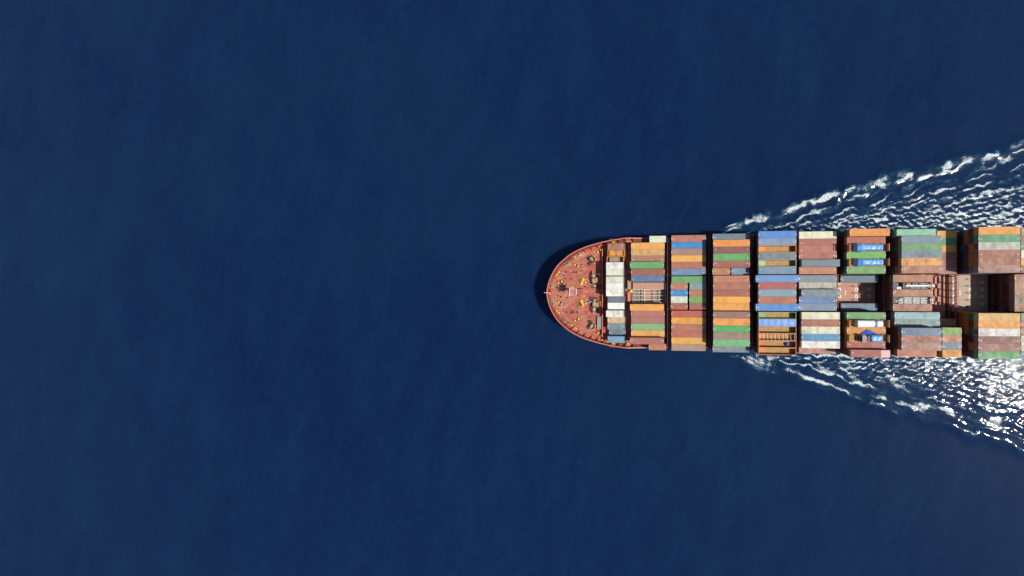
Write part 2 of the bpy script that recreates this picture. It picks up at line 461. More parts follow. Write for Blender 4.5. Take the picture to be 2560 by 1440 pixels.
# bulwark inner plating and cap rail
bl = [(x, y) for x, y in full if x <= X_BW + 9]
def offset_line(pts, d):
    out = []
    for i, (x, y) in enumerate(pts):
        a = pts[max(0, i-1)] if i else (pts[1][0], -pts[1][1]); b = pts[min(len(pts)-1, i+1)]
        t = Vector((b[0]-a[0], b[1]-a[1])); t.normalize()
        nrm = Vector((t.y, -t.x))
        out.append((x + nrm.x * d, max(0.0, y + nrm.y * d)))
    return out
inner = offset_line(bl, 0.20)
bw = MB(); cap = MB()
outc = offset_line(bl, -0.10); inc = offset_line(bl, 0.26)
for sgn in (1, -1):
    b0 = len(bw.v); c0 = len(cap.v)
    for (x, y), (xo, yo), (xi, yi), (x_, y_) in zip(inner, outc, inc, bl):
        zt = z_top(x_)
        bw.v += [(x, sgn*y, ZD - 0.05), (x, sgn*y, zt - 0.02)]
        cap.v += [(xo, sgn*yo, zt), (xi, sgn*yi, zt), (xi, sgn*yi, zt + 0.10), (xo, sgn*yo, zt + 0.10)]
    for i in range(len(bl) - 1):
        q = (b0+2*i, b0+2*i+1, b0+2*i+3, b0+2*i+2); bw.f.append(q)
        for a, b in ((0,1),(1,2),(2,3),(3,0)):
            cap.f.append((c0+4*i+a, c0+4*i+b, c0+4*i+4+b, c0+4*i+4+a))
bw.build('bulwark', M['bracket'], ship)
cap.build('cap_rail', M['cap'], ship)
# triangular stays behind the bulwark, one plate each
acc = 0.0; stay_me = MB().add([(0,-0.04,0),(0,0.04,0),(0,-0.04,1.9),(0,0.04,1.9),(1.25,-0.04,0.0),(1.25,0.04,0.0),(0.35,-0.04,1.9),(0.35,0.04,1.9)],
        [(0,2,3,1),(0,4,6,2),(1,3,7,5),(4,5,7,6),(2,6,7,3),(0,1,5,4)]).mesh('bulwark_stay', M['bracket'])
prev = inner[0]
for i in range(1, len(inner)):
    x, y = inner[i]; d = math.hypot(x - prev[0], y - prev[1]); acc += d
    if acc > 2.3 and x < X_BW + 3:
        acc = 0
        tx, ty = x - prev[0], y - prev[1]; ang = math.atan2(-tx, ty)  # inward normal for the upper side
        nx_, ny_ = ty / max(d, 1e-6), -tx / max(d, 1e-6)
        sc = 1.0 if x > -47 else 0.6
        for sgn in (1, -1):
            o = put('bulwark_stay', stay_me, ship, None, (x, sgn * y, ZD), math.atan2(sgn * ny_, nx_)); o.scale = (sc * 1.5, 1, 1)
    prev = (x, y)
# side rail along the open deck
for sgn in (1, -1):
    rl = MB()
    for k in range(26):
        x = X_BW + 9 + k * 7.5
        rl.cyl((x, sgn * 21.0, ZD), (x, sgn * 21.0, ZD + 1.1), 0.04, n=6)
    rl.bar((X_BW + 9, sgn * 21.0, ZD + 1.1), (190, sgn * 21.0, ZD + 1.1), 0.06)
    rl.bar((X_BW + 9, sgn * 21.0, ZD + 0.6), (190, sgn * 21.0, ZD + 0.6), 0.05)
    rl.build('side_railing', M['bracket'], ship)

# breakwater ahead of the first bay
bx0 = PX(1506.5, 732, 176.6)[0]
bwk = MB(); 
for a, b in ((-17.2, -9.0), (-9.0, 0.0), (0.0, 9.0), (9.0, 17.2)):
    MB().box(bx0 - 0.08, bx0 + 0.08, a + 0.02, b - 0.02, ZD, ZD + 1.75).build('breakwater_plate', M['bracket'], ship)
MB().box(bx0 - 0.18, bx0 + 0.18, -17.2, 17.2, ZD + 1.75, ZD + 1.87).build('breakwater_cap', M['cap'], ship)
bs = MB()
for k in range(14):
    y = -16.5 + k * 2.54
    MB().add([(bx0+0.08, y-0.04, ZD),(bx0+0.08, y+0.04, ZD),(bx0+0.08, y-0.04, ZD+1.7),(bx0+0.08, y+0.04, ZD+1.7),(bx0+1.0, y-0.04, ZD),(bx0+1.0, y+0.04, ZD)],
             [(0,2,3,1),(0,4,2),(1,3,5),(4,5,3,2),(0,1,5,4)]).build('breakwater_stay', M['bracket'], ship)

def DK(xz, yz, h=HD):            # position on the foredeck from the enlarged view of the bow
    return PX(1340 + xz / 4.5, 570 + yz / 4.5, h)

# bollards: two yellow topped posts on a base
def bollard(p, q):
    (x0, y0), (x1, y1) = DK(*p, 177), DK(*q, 177)
    cx, cy = (x0 + x1) / 2, (y0 + y1) / 2; r = empty('bollard', (cx, cy, ZD), ship, math.atan2(y1 - y0, x1 - x0))
    d = math.hypot(x1 - x0, y1 - y0) / 2
    MB().box(-d - 0.55, d + 0.55, -0.42, 0.42, 0, 0.14).build('base', M['steel'], r)
    for s in (-1, 1):
        pst = MB().cyl((s*d, 0, 0.14), (s*d, 0, 0.85), 0.27, n=14).build('post', M['steel'], r)
        MB().cyl((s*d, 0, 0.85), (s*d, 0, 1.02), 0.40, 0.34, n=16).build('post_cap', M['yellow'], pst)
for p, q in (((253,620),(290,601)),((437,412),(475,429)),((255,832),(291,853)),((440,1041),(479,1022)),((695,272),(730,248)),((702,1180),(736,1206))):
    bollard(p, q)
# yellow roller fairleads and lockers by the bulwark
for xz, yz, ang, L in ((438,326,35,1.0),(740,190,10,0.7),(447,1127,-35,1.0),(403,1091,-40,0.6),(745,1262,-10,0.7),(152,738,90,0.5),(232,521,60,0.9),(257,494,55,0.9),
                       (232,931,-60,0.9),(257,955,-55,0.9),(872,160,8,0.9),(1033,150,0,0.9),(872,1303,-8,0.9),(1037,1303,0,0.9),(327,752,0,0.7)):
    x, y = DK(xz, yz, 177); r = empty('roller_fairlead', (x, y, ZD), ship, math.radians(ang))
    MB().box(-L*0.7, L*0.7, -0.38, 0.38, 0, 0.30).build('base', M['steel'], r)
    L *= 0.8
    MB().cyl((-L*0.45, 0, 0.55), (L*0.45, 0, 0.55), 0.28, n=12).build('roller', M['yellow'], r)
    for s in (-1, 1): MB().box(s*L*0.55-0.07, s*L*0.55+0.07, -0.30, 0.30, 0.30, 0.85).build('cheek', M['yellow'], r)
# closed chocks at the ship's side
for xz, yz, ang in ((315,418,45),(352,393,40),(180,603,75),(165,648,80),(165,800,-80),(183,850,-75),(320,1030,-45),(358,1061,-40),(395,360,35),(1020,140,0)):
    x, y = DK(xz, yz, 177.2); r = empty('mooring_chock', (x, y, ZD), ship, math.radians(ang))
    g = MB()
    g.box(-0.85, 0.85, 0.28, 0.42, 0, 1.0); g.box(-0.85, 0.85, -0.42, -0.28, 0, 1.0); g.box(-0.85, -0.62, -0.28, 0.28, 0, 1.0); g.box(0.62, 0.85, -0.28, 0.28, 0, 1.0)
    g.build('frame', M['tan'], r); MB().box(-0.60, 0.60, -0.26, 0.26, 0.0, 0.12).build('opening', M['steel'], r)
# mushroom vents and small deck hatches
for xz, yz in ((345,498),(428,500),(462,500),(348,950),(428,948),(465,948),(285,775),(168,710),(590,1130)):
    x, y = DK(xz, yz); r = empty('deck_vent', (x, y, ZD), ship)
    MB().cyl((0,0,0),(0,0,0.45),0.22,n=10).build('pipe', M['steel'], r)
    MB().cyl((0,0,0.45),(0,0,0.60),0.42,0.30,n=12).build('hood', M['shipbrown'], r)
# loose drums beside the bulwark
x, y = DK(497, 309, 177.4); d = empty('steel_drum', (x, y, ZD)); tag(d, 'small light blue drum standing on the red foredeck', 'drum')
MB().cyl((0,0,0),(0,0,0.75),0.36,n=14).build('body', M['lightblue'], d); MB().ring((0,0,0.75),0.30,0.38,0.05,14).build('rim', M['white'], d)
x, y = DK(527, 300, 177.8); d = empty('rope_coil', (x, y, ZD)); tag(d, 'coil of tan mooring rope lying beside a small blue drum', 'rope')
for k in range(3): MB().ring((0, 0, 0.14 * k + 0.002 * k), 0.25 + 0.04*k, 0.80 - 0.05 * k, 0.13, 18).build('turn', M['rope'], d)

def winch(xz, yz, flip, ang):
    x, y = DK(xz, yz, 177.2); r = empty('mooring_winch', (x, y, ZD), ship, math.radians(ang))
    MB().box(-1.5, 1.5, -1.0, 1.0, 0, 0.2).build('bed', M['steel'], r)
    MB().cyl((0.25, -0.85, 0.95), (0.25, 0.85, 0.95), 0.62, n=16).build('rope_drum', M['tan'], r)
    for s in (-1, 1): MB().cyl((0.25, s*0.85, 0.95), (0.25, s*0.98, 0.95), 0.95, n=18).build('drum_flange', M['steel'], r)
    MB().box(-1.5, -0.75, -0.9*flip-0.3, -0.9*flip+0.5, 0.2, 1.15).build('motor', M['steel'], r)
    MB().cyl((-0.75, flip*0.5, 0.7), (-0.75, flip*1.6, 0.7), 0.38, 0.30, n=12).build('warping_head', M['steel'], r)
    g = MB()
    for a, b in (((1.15,-1.1),(1.75,-1.1)),((1.75,-1.1),(1.75,0.9)),((1.75,0.9),(1.15,0.9))):
        for z in (0.75, 1.35): g.bar((a[0], a[1], z), (b[0], b[1], z), 0.10)
    for a in ((1.15,-1.1),(1.75,-1.1),(1.75,0.9),(1.15,0.9)): g.bar((a[0], a[1], 0.1), (a[0], a[1], 1.35), 0.09)
    g.build('hand_rail', M['yellow'], r)
winch(622, 358, 1, 32); winch(622, 1095, -1, -32)

def windlass(c, brake, chain, sgn):
    x, y = DK(*c, 177); r = empty('anchor_windlass', (x, y, ZD), ship, math.radians(8 * sgn))
    MB().box(-1.5, 1.9, -2.9, 2.9, 0, 0.25).build('bed', M['shipbrown'], r)
    MB().cyl((0, -1.2*sgn, 1.25), (0, 0.6*sgn, 1.25), 0.80, n=16).build('cable_lifter', M['tan'], r)
    for yy in (-1.3, 0.7): MB().cyl((0, yy*sgn - 0.1, 1.25), (0, yy*sgn + 0.1, 1.25), 1.15, n=18).build('brake_wheel', M['steel'], r)
    MB().cyl((0.2, 1.1*sgn, 1.2), (0.2, 2.5*sgn, 1.2), 0.72, n=16).build('rope_drum', M['tan'], r)
    for yy in (1.0, 2.6): MB().cyl((0.2, yy*sgn - 0.06, 1.2), (0.2, yy*sgn + 0.06, 1.2), 1.0, n=18).build('drum_flange', M['steel'], r)
    MB().box(-1.3, -0.2, 1.1 if sgn > 0 else -2.3, 2.3 if sgn > 0 else -1.1, 0.25, 1.0).build('gear_case', M['shipbrown'], r)
    MB().box(0.9, 1.8, -0.9, 0.9, 0.25, 1.5).build('motor', M['tan'], r)
    MB().cyl((0.2, 2.7*sgn, 1.2), (0.2, 3.5*sgn, 1.2), 0.45, 0.34, n=12).build('warping_head', M['grey'], r)
    g = MB()
    for a, b in (((1.9,-1.5),(2.5,-1.5)),((2.5,-1.5),(2.5,0.3)),((1.9,1.2),(2.6,1.2)),((2.6,1.2),(2.6,2.7))):
        g.bar((a[0], a[1]*sgn, 1.2), (b[0], b[1]*sgn, 1.2), 0.09)
        for p in (a, b): g.bar((p[0], p[1]*sgn, 0), (p[0], p[1]*sgn, 1.2), 0.08)
    g.build('hand_rail', M['yellow'], r)
    # chain stopper and hawse pipe in front
    x2, y2 = DK(*brake, 177.2); r2 = empty('chain_stopper', (x2, y2, ZD), ship, math.radians(-22 * sgn))
    MB().box(-0.28, 0.28, -1.35, 1.35, 0, 0.9).build('guillotine_bar', M['yellow'], r2)
    for s in (-1, 1): MB().box(-0.45, 0.45, s*1.15-0.2, s*1.15+0.2, 0, 1.15).build('cheek', M['yellow'], r2)
    MB().ring((-1.15, 0.1, 0), 0.42, 0.85, 0.35, 18).build('hawse_pipe', M['steel'], r2)
    g = MB()
    for s in (-1, 1): g.bar((-1.9, s*0.9, 0.5), (-0.4, s*0.9, 0.5), 0.10)
    g.bar((-1.9, -0.9, 0.5), (-1.9, 0.9, 0.5), 0.10); g.bar((-1.9, -0.9, 0), (-1.9, -0.9, 0.5), 0.1); g.bar((-1.9, 0.9, 0), (-1.9, 0.9, 0.5), 0.1)
    g.build('guard_rail', M['yellow'], r2)
    # the chain, link by link
    a = Vector((*DK(*chain[0], 177.2), ZD + 0.75)); b = Vector((*DK(*chain[1], 176.9), ZD + 1.35))
    ch = empty('anchor_chain', tuple(a), ship); dv = b - a; n = int(dv.length / 0.62)
    for i in range(n):
        p = dv * ((i + 0.5) / n); t = dv.normalized(); w = Vector((-t.y, t.x, 0)) if i % 2 == 0 else Vector((0, 0, 1))
        l = MB()
        for s in (-1, 1): l.bar(p - t*0.36 + w*0.17*s, p + t*0.36 + w*0.17*s, 0.15)
        for s in (-1, 1): l.bar(p + t*0.36*s - w*0.2, p + t*0.36*s + w*0.2, 0.15)
        l.build('link', M['tan'] if i % 3 else M['white'], ch)
windlass((648, 590), (520, 603), ((556, 610), (672, 655)), 1)
windlass((655, 862), (520, 845), ((556, 850), (705, 795)), -1)
# railed hatches in the shade of the breakwater
for xz, yz in ((715, 662), (735, 795)):
    x, y = DK(xz, yz, 177.5); r = empty('deck_hatch', (x, y, ZD), ship)
    MB().box(-0.8, 0.8, -1.1, 1.1, 0, 0.45).build('coaming', M['bracket'], r)
    MB().box(-0.72, 0.72, -1.0, 1.0, 0.45, 0.53).build('lid', M['shipbrown'], r)
    g = MB(); c4 = [(-1.1,-1.4),(1.1,-1.4),(1.1,1.4),(-1.1,1.4)]
    for i in range(4):
        a, b = c4[i], c4[(i+1) % 4]
        g.bar((*a, 0), (*a, 1.1), 0.07)
        if i != 3: g.bar((*a, 1.1), (*b, 1.1), 0.07)
    g.build('guard_rail', M['yellow'], r)
# life raft canister near the port corner, dark locker
x, y = DK(718, 1065); r = empty('deck_locker', (x, y, ZD), ship); MB().box(-0.8, 0.8, -2.4, 2.4, 0, 1.1).build('body', M['steel'], r)
MB().box(-0.86, 0.86, -2.46, 2.46, 1.1, 1.2).build('lid', M['grey'], r)
# mooring ropes lying on the deck
def rope(pts):
    p3 = []
    for i in range(len(pts) - 1):
        for k in range(6):
            t = k / 6; a = pts[i]; b = pts[i+1]
            xz = a[0] + (b[0]-a[0]) * t + 6 * math.sin(i * 2.1 + k); yz = a[1] + (b[1]-a[1]) * t + 5 * math.cos(i * 1.3 + k * 0.9)
            p3.append((*DK(xz, yz), ZD + 0.08))
    o = MB().path(p3, 0.085, 6).build('mooring_rope', M['rope']); return o
for k, (pts, lab) in enumerate((([(455,1060),(500,1000),(560,990),(575,1020),(520,1050),(470,1075)], 'tan mooring rope looped on the deck by the port bollards'),
             ([(450,1090),(520,1130),(600,1150)], 'tan mooring rope running aft from port bulwark toward the winch'),
             ([(420,375),(470,400),(530,430),(560,440)], 'tan mooring rope trailing aft from the starboard bollards'),
             ([(300,520),(330,590),(370,665)], 'straight pale rope from starboard roller toward the foremast'),
             ([(690,955),(650,1010),(630,1040)], 'short tan rope between port windlass and port winch'))):
    tag(rope(pts), lab, 'rope', 'mooring ropes on the foredeck')

# pipe runs, pads and small covers that crowd the foredeck
for (a, b) in (((300,520),(610,700)),((300,930),(610,760)),((470,470),(640,520)),((470,985),(640,930)),((200,700),(350,715)),((560,300),(660,420)),((560,1150),(660,1010)),((250,640),(420,560)),((250,810),(420,880))):
    MB().bar((*DK(*a), ZD + 0.12), (*DK(*b), ZD + 0.12), 0.13, 0.16).build('deck_pipe', M['bracket'], ship)
rg = random.Random(4)
for k in range(46):
    xz = rg.uniform(230, 650); yz = 728 + rg.uniform(-1, 1) * (120 + (xz - 230) * 0.80)
    x, y = DK(xz, yz); sz = rg.uniform(0.16, 0.42)
    if k % 3 == 0: MB().box(-sz*1.5, sz*1.5, -sz*0.8, sz*0.8, 0, rg.uniform(0.15, 0.5)).build('deck_pad', M[('steel', 'shipbrown', 'tan')[k % 9 // 3]], ship, loc=(x, y, ZD), rotz=rg.uniform(0, 3))
    elif k % 3 == 1: MB().ring((0, 0, 0), sz*0.6, sz*1.1, 0.12, 14).build('manhole_rim', M['shipbrown'], ship, loc=(x, y, ZD))
    else: MB().cyl((0, 0, 0), (0, 0, rg.uniform(0.4, 1.0)), sz*0.6, n=10).build('stub_post', M['steel'], ship, loc=(x, y, ZD))

# foremast
px0, py0 = PX(1431.5, 729.5, 167.5); mx, my = px0 + 0.3, py0
r = empty('foremast', (mx, my, ZD), ship)
MB().cyl((0,0,0),(0,0,10.2),0.42,0.30,n=14).build('mast_post', M['cap'], r, smooth=True)
for ang in (40, 160, 280):
    a = math.radians(ang); MB().cyl((2.0*math.cos(a), 2.0*math.sin(a), 0), (0.3*math.cos(a), 0.3*math.sin(a), 7.5), 0.16, n=8).build('mast_leg', M['cap'], r)
pl = MB().box(-1.25, 1.25, -1.15, 1.15, 10.2, 10.32).build('platform', M['cap'], r)
g = MB(); c4 = [(-1.25,-1.15),(1.25,-1.15),(1.25,1.15),(-1.25,1.15)]
for i in range(4):
    a, b = c4[i], c4[(i+1) % 4]
    for t in (0, 0.33, 0.66):
        g.bar((a[0]+(b[0]-a[0])*t, a[1]+(b[1]-a[1])*t, 10.32), (a[0]+(b[0]-a[0])*t, a[1]+(b[1]-a[1])*t, 11.4), 0.10)
    for z in (10.9, 11.4): g.bar((*a, z), (*b, z), 0.11)
g.build('platform_railing', M['white'], r)
MB().cyl((0,0,10.32),(0,0,12.4),0.14,0.09,n=10).build('top_mast', M['cap'], r)
MB().box(-0.7, -0.2, 0.9, 1.9, 9.6, 10.15).build('lamp_box', M['yellow'], r)
for yy in (-1.3, 1.35):
    lm = MB().cyl((-1.3, yy, 10.4), (-1.3, yy, 10.9), 0.18, n=10).build('navigation_lamp', M['white'], r)
MB().bar((0.2, 0.9, 9.0), (3.6, 1.3, 9.0), 0.10).build('boom', M['steel'], r)
MB().bar((-0.2, -0.4, 8.6), (0.6, 2.6, 8.8), 0.12).build('cross_arm', M['shipbrown'], r)
MB().box(-2.3, -1.3, -0.6, 0.4, 8.0, 9.0).build('horn', M['steel'], r)
g = MB()
for s in (-0.22, 0.22): g.bar((0.6, s, 0), (0.6, s, 10.2), 0.06)
for k in range(22): g.bar((0.6, -0.22, 0.4 + k*0.45), (0.6, 0.22, 0.4 + k*0.45), 0.05)
g.build('ladder', M['cap'], r)
MB().box(-1.2, 1.2, -1.2, 1.2, 0, 0.35).build('mast_foot', M['bracket'], r)
# jackstaff at the stem
x, y = PX(1366, 732, 176); r = empty('jackstaff', (XT + 0.3, 0.1, ZB), ship)
MB().bar((0, 0, 0), (-1.0, 0, 1.5), 0.12).build('staff', M['white'], r); MB().box(-0.15, 0.25, -0.15, 0.15, 0.0, 0.2).build('foot', M['white'], r)

# ------------------------------------------------------------------ containers
PAL = {}
def col(name, rgb): return (name, lin(rgb))

# shared meshes for a box of length L, width 2.438 and unit tier height TIER
W2 = 2.438 / 2
def corr(n0, n1, n, depth):
    """trapezoid corrugation profile along an axis: list of (pos, offset)"""
    out = []; d = (n1 - n0) / n
    for i in range(n):
        a = n0 + i * d
        out += [(a, 0), (a + d*0.28, 0), (a + d*0.42, -depth), (a + d*0.86, -depth)]
    out.append((n1, 0)); return out

MESH = {}
def container_meshes(L, n):
    h = TIER - 0.012; m = {}
    hl = L / 2
    f = MB()
    for sx in (-1, 1):
        for sy in (-1, 1):
            f.box(sx*hl - (0.16 if sx > 0 else 0), sx*hl + (0.16 if sx < 0 else 0), sy*W2 - (0.12 if sy > 0 else 0), sy*W2 + (0.12 if sy < 0 else 0), 0.0, h)
        f.box(sx*(hl-0.06)-0.05, sx*(hl-0.06)+0.05, -W2+0.12, W2-0.12, 0.02, 0.17)
        f.box(sx*(hl-0.06)-0.05, sx*(hl-0.06)+0.05, -W2+0.12, W2-0.12, h-0.13, h-0.012)
    for sy in (-1, 1):
        f.box(-hl+0.16, hl-0.16, sy*(W2-0.05)-0.045, sy*(W2-0.05)+0.045, 0.02, 0.17)
        f.box(-hl+0.16, hl-0.16, sy*(W2-0.05)-0.045, sy*(W2-0.05)+0.045, h-0.11, h-0.012)
    m['frame'] = f.mesh('container_frame', M['paint'])
    cs = MB()
    r = MB(); pr = corr(-hl + 0.12, hl - 0.12, n, 0.035)
    for x, o in pr: r.v += [(x, -W2 + 0.10, h - 0.02 + o), (x, W2 - 0.10, h - 0.02 + o)]
    for i in range(len(pr) - 1): r.f.append((2*i, 2*i+2, 2*i+3, 2*i+1))
    m['roof'] = r.mesh('container_roof', M['paint'])
    s = MB(); pr = corr(-hl + 0.16, hl - 0.16, n, 0.04)
    for x, o in pr: s.v += [(x, W2 - 0.02 + o, 0.17), (x, W2 - 0.02 + o, h - 0.11)]
    for i in range(len(pr) - 1): s.f.append((2*i, 2*i+1, 2*i+3, 2*i+2))
    m['side_wall'] = s.mesh('container_side_wall', M['paint'])
    e = MB(); pr = corr(-W2 + 0.12, W2 - 0.12, 9, 0.04)
    for y, o in pr: e.v += [(hl - 0.02 + o, y, 0.17), (hl - 0.02 + o, y, h - 0.13)]
    for i in range(len(pr) - 1): e.f.append((2*i, 2*i+2, 2*i+3, 2*i+1))
    m['end_wall'] = e.mesh('container_end_wall', M['paint'])
    d = MB().box(-hl + 0.01, -hl + 0.06, 0.012, W2 - 0.125, 0.175, h - 0.135)
    d.box(-hl - 0.01, -hl + 0.01, 0.10, W2 - 0.2, 0.55, 0.65); d.box(-hl - 0.01, -hl + 0.01, 0.10, W2 - 0.2, 1.9, 2.0)
    m['door'] = d.mesh('container_door', M['paint'])
    b = MB().cyl((-hl - 0.03, 0, 0.1), (-hl - 0.03, 0, h - 0.08), 0.03, n=6); b.box(-hl - 0.06, -hl - 0.01, -0.02, 0.22, 1.1, 1.16)
    m['locking_bar'] = b.mesh('container_locking_bar', M['grey'])
    mk = MB().box(-0.06, 0.06, -0.42, 0.42, 0, 0.012); m['end_mark'] = mk.mesh('container_end_mark', M['white'])
    mk = MB().box(-0.13, 0.13, -0.13, 0.13, 0, 0.012); m['roof_mark'] = mk.mesh('container_roof_mark', M['white'])
    # one-piece version for boxes in lower tiers
    w = MB()
    for k in ('frame', 'roof', 'side_wall', 'end_wall', 'door'):
        me = m[k]; vs = [tuple(v.co) for v in me.vertices]; fs = [tuple(p.vertices) for p in me.polygons]
        w.add(vs, fs)
        if k in ('side_wall', 'door'): w.add([(x, -y, z) for x, y, z in vs], [f[::-1] for f in fs])
    for yy in (-0.9, -0.35, 0.35, 0.9): w.box(-hl - 0.05, -hl - 0.01, yy - 0.03, yy + 0.03, 0.1, h - 0.1)
    m['whole'] = w.mesh('shipping_container', M['paint'])
    return m
MESH['40'] = container_meshes(12.19, 36); MESH['20'] = container_meshes(6.06, 18)

ORD = ['zeroth','first','second','third','fourth','fifth','sixth','seventh','eighth','ninth','tenth','eleventh','twelfth','thirteenth','fourteenth','fifteenth','sixteenth','seventeenth']
def place_words(bay, row, part=''):
    if bay == 0: row -= 1
    s = '%s row from starboard, %s bay behind the bow' % (ORD[row], ORD[bay + 1])
    return s + ((', ' + part) if part else '')

def size_of(L): return '40' if L > 9 else '20'
def container(x0, x1, y, zb, color, cname, bay, row, part='', flip=False, h=TIER, marks=True, end=None):
    L = x1 - x0; k = size_of(L); m = MESH[k]; bl = 12.19 if k == '40' else 6.06
    r = empty('shipping_container', ((x0 + x1) / 2, y, zb), None, math.pi if flip else 0)
    r.scale = (L / bl, 1, h / TIER)
    v = random.uniform(0.93, 1.05); c = tuple(min(1, a * v) for a in color[:3]) + (1,)
    put('frame', m['frame'], r, c); put('roof', m['roof'], r, c)
    put('side_wall', m['side_wall'], r, c)
    o = put('side_wall', m['side_wall'], r, c, rotz=math.pi)
    put('end_wall', m['end_wall'], r, end or c)
    for s in (1, -1):
        d = put('door', m['door'], r, end or c)
        if s < 0: d.scale = (1, -1, 1)
        for yy in (0.35, 0.9): put('locking_bar', m['locking_bar'], d, None, (0, yy, 0))
    if marks:
        zt = TIER - 0.012
        if random.random() < 0.62:
            for s in (-1, 1): put('end_mark', m['end_mark'], r, None, (s * (bl/2 - 0.06), 0, zt))
        if random.random() < 0.6:
            for s in (-1, 1): put('roof_mark', m['roof_mark'], r, None, (s * (bl/2 - 0.75), -0.25, zt - 0.006))
    tag(r, '%s %scontainer topping the %s' % (cname, '' if k == '40' else 'short ', place_words(bay, row, part)), 'container', 'containers stacked on the ship')
    return r

LOWER = [('dark brown', (112,52,48)), ('navy blue', (38,66,104)), ('rust orange', (208,124,46)), ('dark green', (38,110,88)), ('maroon', (104,40,48)), ('brown', (136,74,62)), ('grey', (112,118,126)), ('brown', (136,74,62)), ('dark brown', (112,52,48)), ('rust orange', (208,124,46)), ('navy blue', (38,66,104))]
NAMED = dict(m=LOWER[4], n=LOWER[1], o=LOWER[2], g=LOWER[3], b=LOWER[0], w=LOWER[5], y=LOWER[6])
SEEN = {(8, 1): 'mnoooy' + '.....' + 'gmgmom', (8, 2): 'oonnnn' + '.....' + 'ooommm', (8, 3): 'nbynbn' + '.....' + 'oowbbm', (7, 1): 'gmgmmo' + '.....' + 'nnmnbm',
        (7, 2): 'bbgbmg' + '.....' + 'nbbnbb', (6, 1): 'bbmgng' + '.....' + 'gbwobb', (6, 2): 'nbbbbb' + '.....' + 'gowbob', (9, 1): '......' + 'wnbbn' + '......'}
hidden = MB(); n_low = 0
def lower(x0, x1, y, zb, bay, row, tier, part='', right=False):
    global n_low
    L = x1 - x0; k = size_of(L); bl = 12.19 if k == '40' else 6.06
    cn, rgb = random.choice(LOWER); code = SEEN.get((bay, tier), '.' * 17)[row - 1]
    if code != '.': cn, rgb = NAMED[code]
    o = put('shipping_container', MESH[k]['whole'], None, lin(rgb), ((x0 + x1) / 2, y, zb)); o.scale = (L / bl, 1, 1)
    if right: o.rotation_euler = (0, 0, math.pi)
    tag(o, '%s container %s tier%s down, %s' % (cn, ('one', 'two', 'three', 'four', 'five')[tier - 1], 's' if tier > 1 else '', place_words(bay, row, part)), 'container', 'containers stacked on the ship')
    n_low += 1

PITCH = 2.47; HALFW = 17 * PITCH / 2 + 0.35
def row_y(bay, r):
    if bay == 1:
        if r <= 8: return 19.0 - 2.465 * (r - 2) - 1.232
        return -4.1 - 2.49 * (r - 11) - 1.245
    g = 0 if r <= 6 else (0.35 if r <= 11 else 0.70)
    return HALFW - g - PITCH * (r - 0.5)

def zt_of(n, bay=9):           # top height of n tiers
    return (ZH + TIER * n) if bay >= 2 else (ZF + 2.65 * n)

# cname, rgb shorthand
K = dict(
 O=('orange',(240,160,62)), O2=('pale orange',(226,178,112)), B=('brown',(176,110,104)), B2=('pinkish brown',(188,134,120)), B3=('dark maroon brown',(152,88,90)),
 S=('salmon brown',(202,136,112)), G=('green',(104,178,112)), G2=('grass green',(130,180,104)), MG=('mint green',(150,214,180)), DG=('teal green',(92,160,118)),
 BL=('bright blue',(48,140,206)), BB=('sky blue',(104,154,220)), GB=('slate blue',(118,142,170)), GY=('grey',(146,154,164)), LB=('light blue',(130,172,206)),
 W=('white',(240,240,230)), CR=('cream',(228,226,198)), T=('beige',(222,198,156)), R=('red',(208,104,92)), PK=('dusty pink',(190,160,156)), Y=('yellow',(234,186,74)), LG=('light grey',(202,202,190)))
def kc(key, rgb=None):
    n, c = K[key]; c = rgb or c
    if key in ('B', 'B2', 'B3', 'S', 'PK', 'R'): c = (c[0] * 0.97, c[1] * 0.95, c[2] * 0.88)      # iron-oxide paints
    elif key in ('W', 'CR'): c = tuple(min(255, v * 1.06) for v in c)
    elif key in ('BB', 'GB', 'LB', 'GY'): c = (c[0] * 0.93, c[1] * 1.0, c[2] * 0.98)
    return n, lin(c)

# stacks: (bay, row, key, px_left, px_right, tiers, part, rgb)
ST = []
def S(bay, row, key, a, b, n, part='', rgb=None, **kw): ST.append((bay, row, key, a, b, n, part, rgb, kw))
# first bay (short boxes ahead of everything)
for row, key, n, rgb in ((2,'B2',2,None),(5,'W',3,None),(6,'CR',3,(226,222,204)),(7,'CR',3,(222,224,204)),(8,'W',3,None),(9,'W',3,None),(10,'GB',2,(104,128,150)),(11,'W',2,None),
                    (12,'W',3,None),(13,'T',2,None),(14,'GY',2,(128,146,160)),(15,'GB',1,(112,136,162)),(16,'LB',2,None)):
    S(0, row, key, {3:1515.3, 2:1519.2, 1:1523}[n], {3:1557, 2:1560.5, 1:1563.5}[n], n, '', rgb)
# second bay
for row, key, n, rgb in ((2,'O',2,(240,176,88)),(3,'O2',2,None),(4,'B2',2,None),(5,'G',3,None),(6,'B',2,None),(7,'GB',2,(92,126,168)),(11,'O',3,(250,174,78)),(12,'B',2,(184,124,120)),
                    (13,'B2',2,(180,126,124)),(14,'G',2,(136,190,136)),(15,'O',2,(242,180,92)),(16,'B',3,(180,114,110))):
    S(1, row, key, 1578 if n == 2 else 1575.3, 1661 if n == 2 else 1659, n, '', rgb)
S(1, 1, 'CR', 1623.7, 1664.7, 2, '', (214,222,200)); S(1, 17, 'S', 1622.2, 1665, 2)
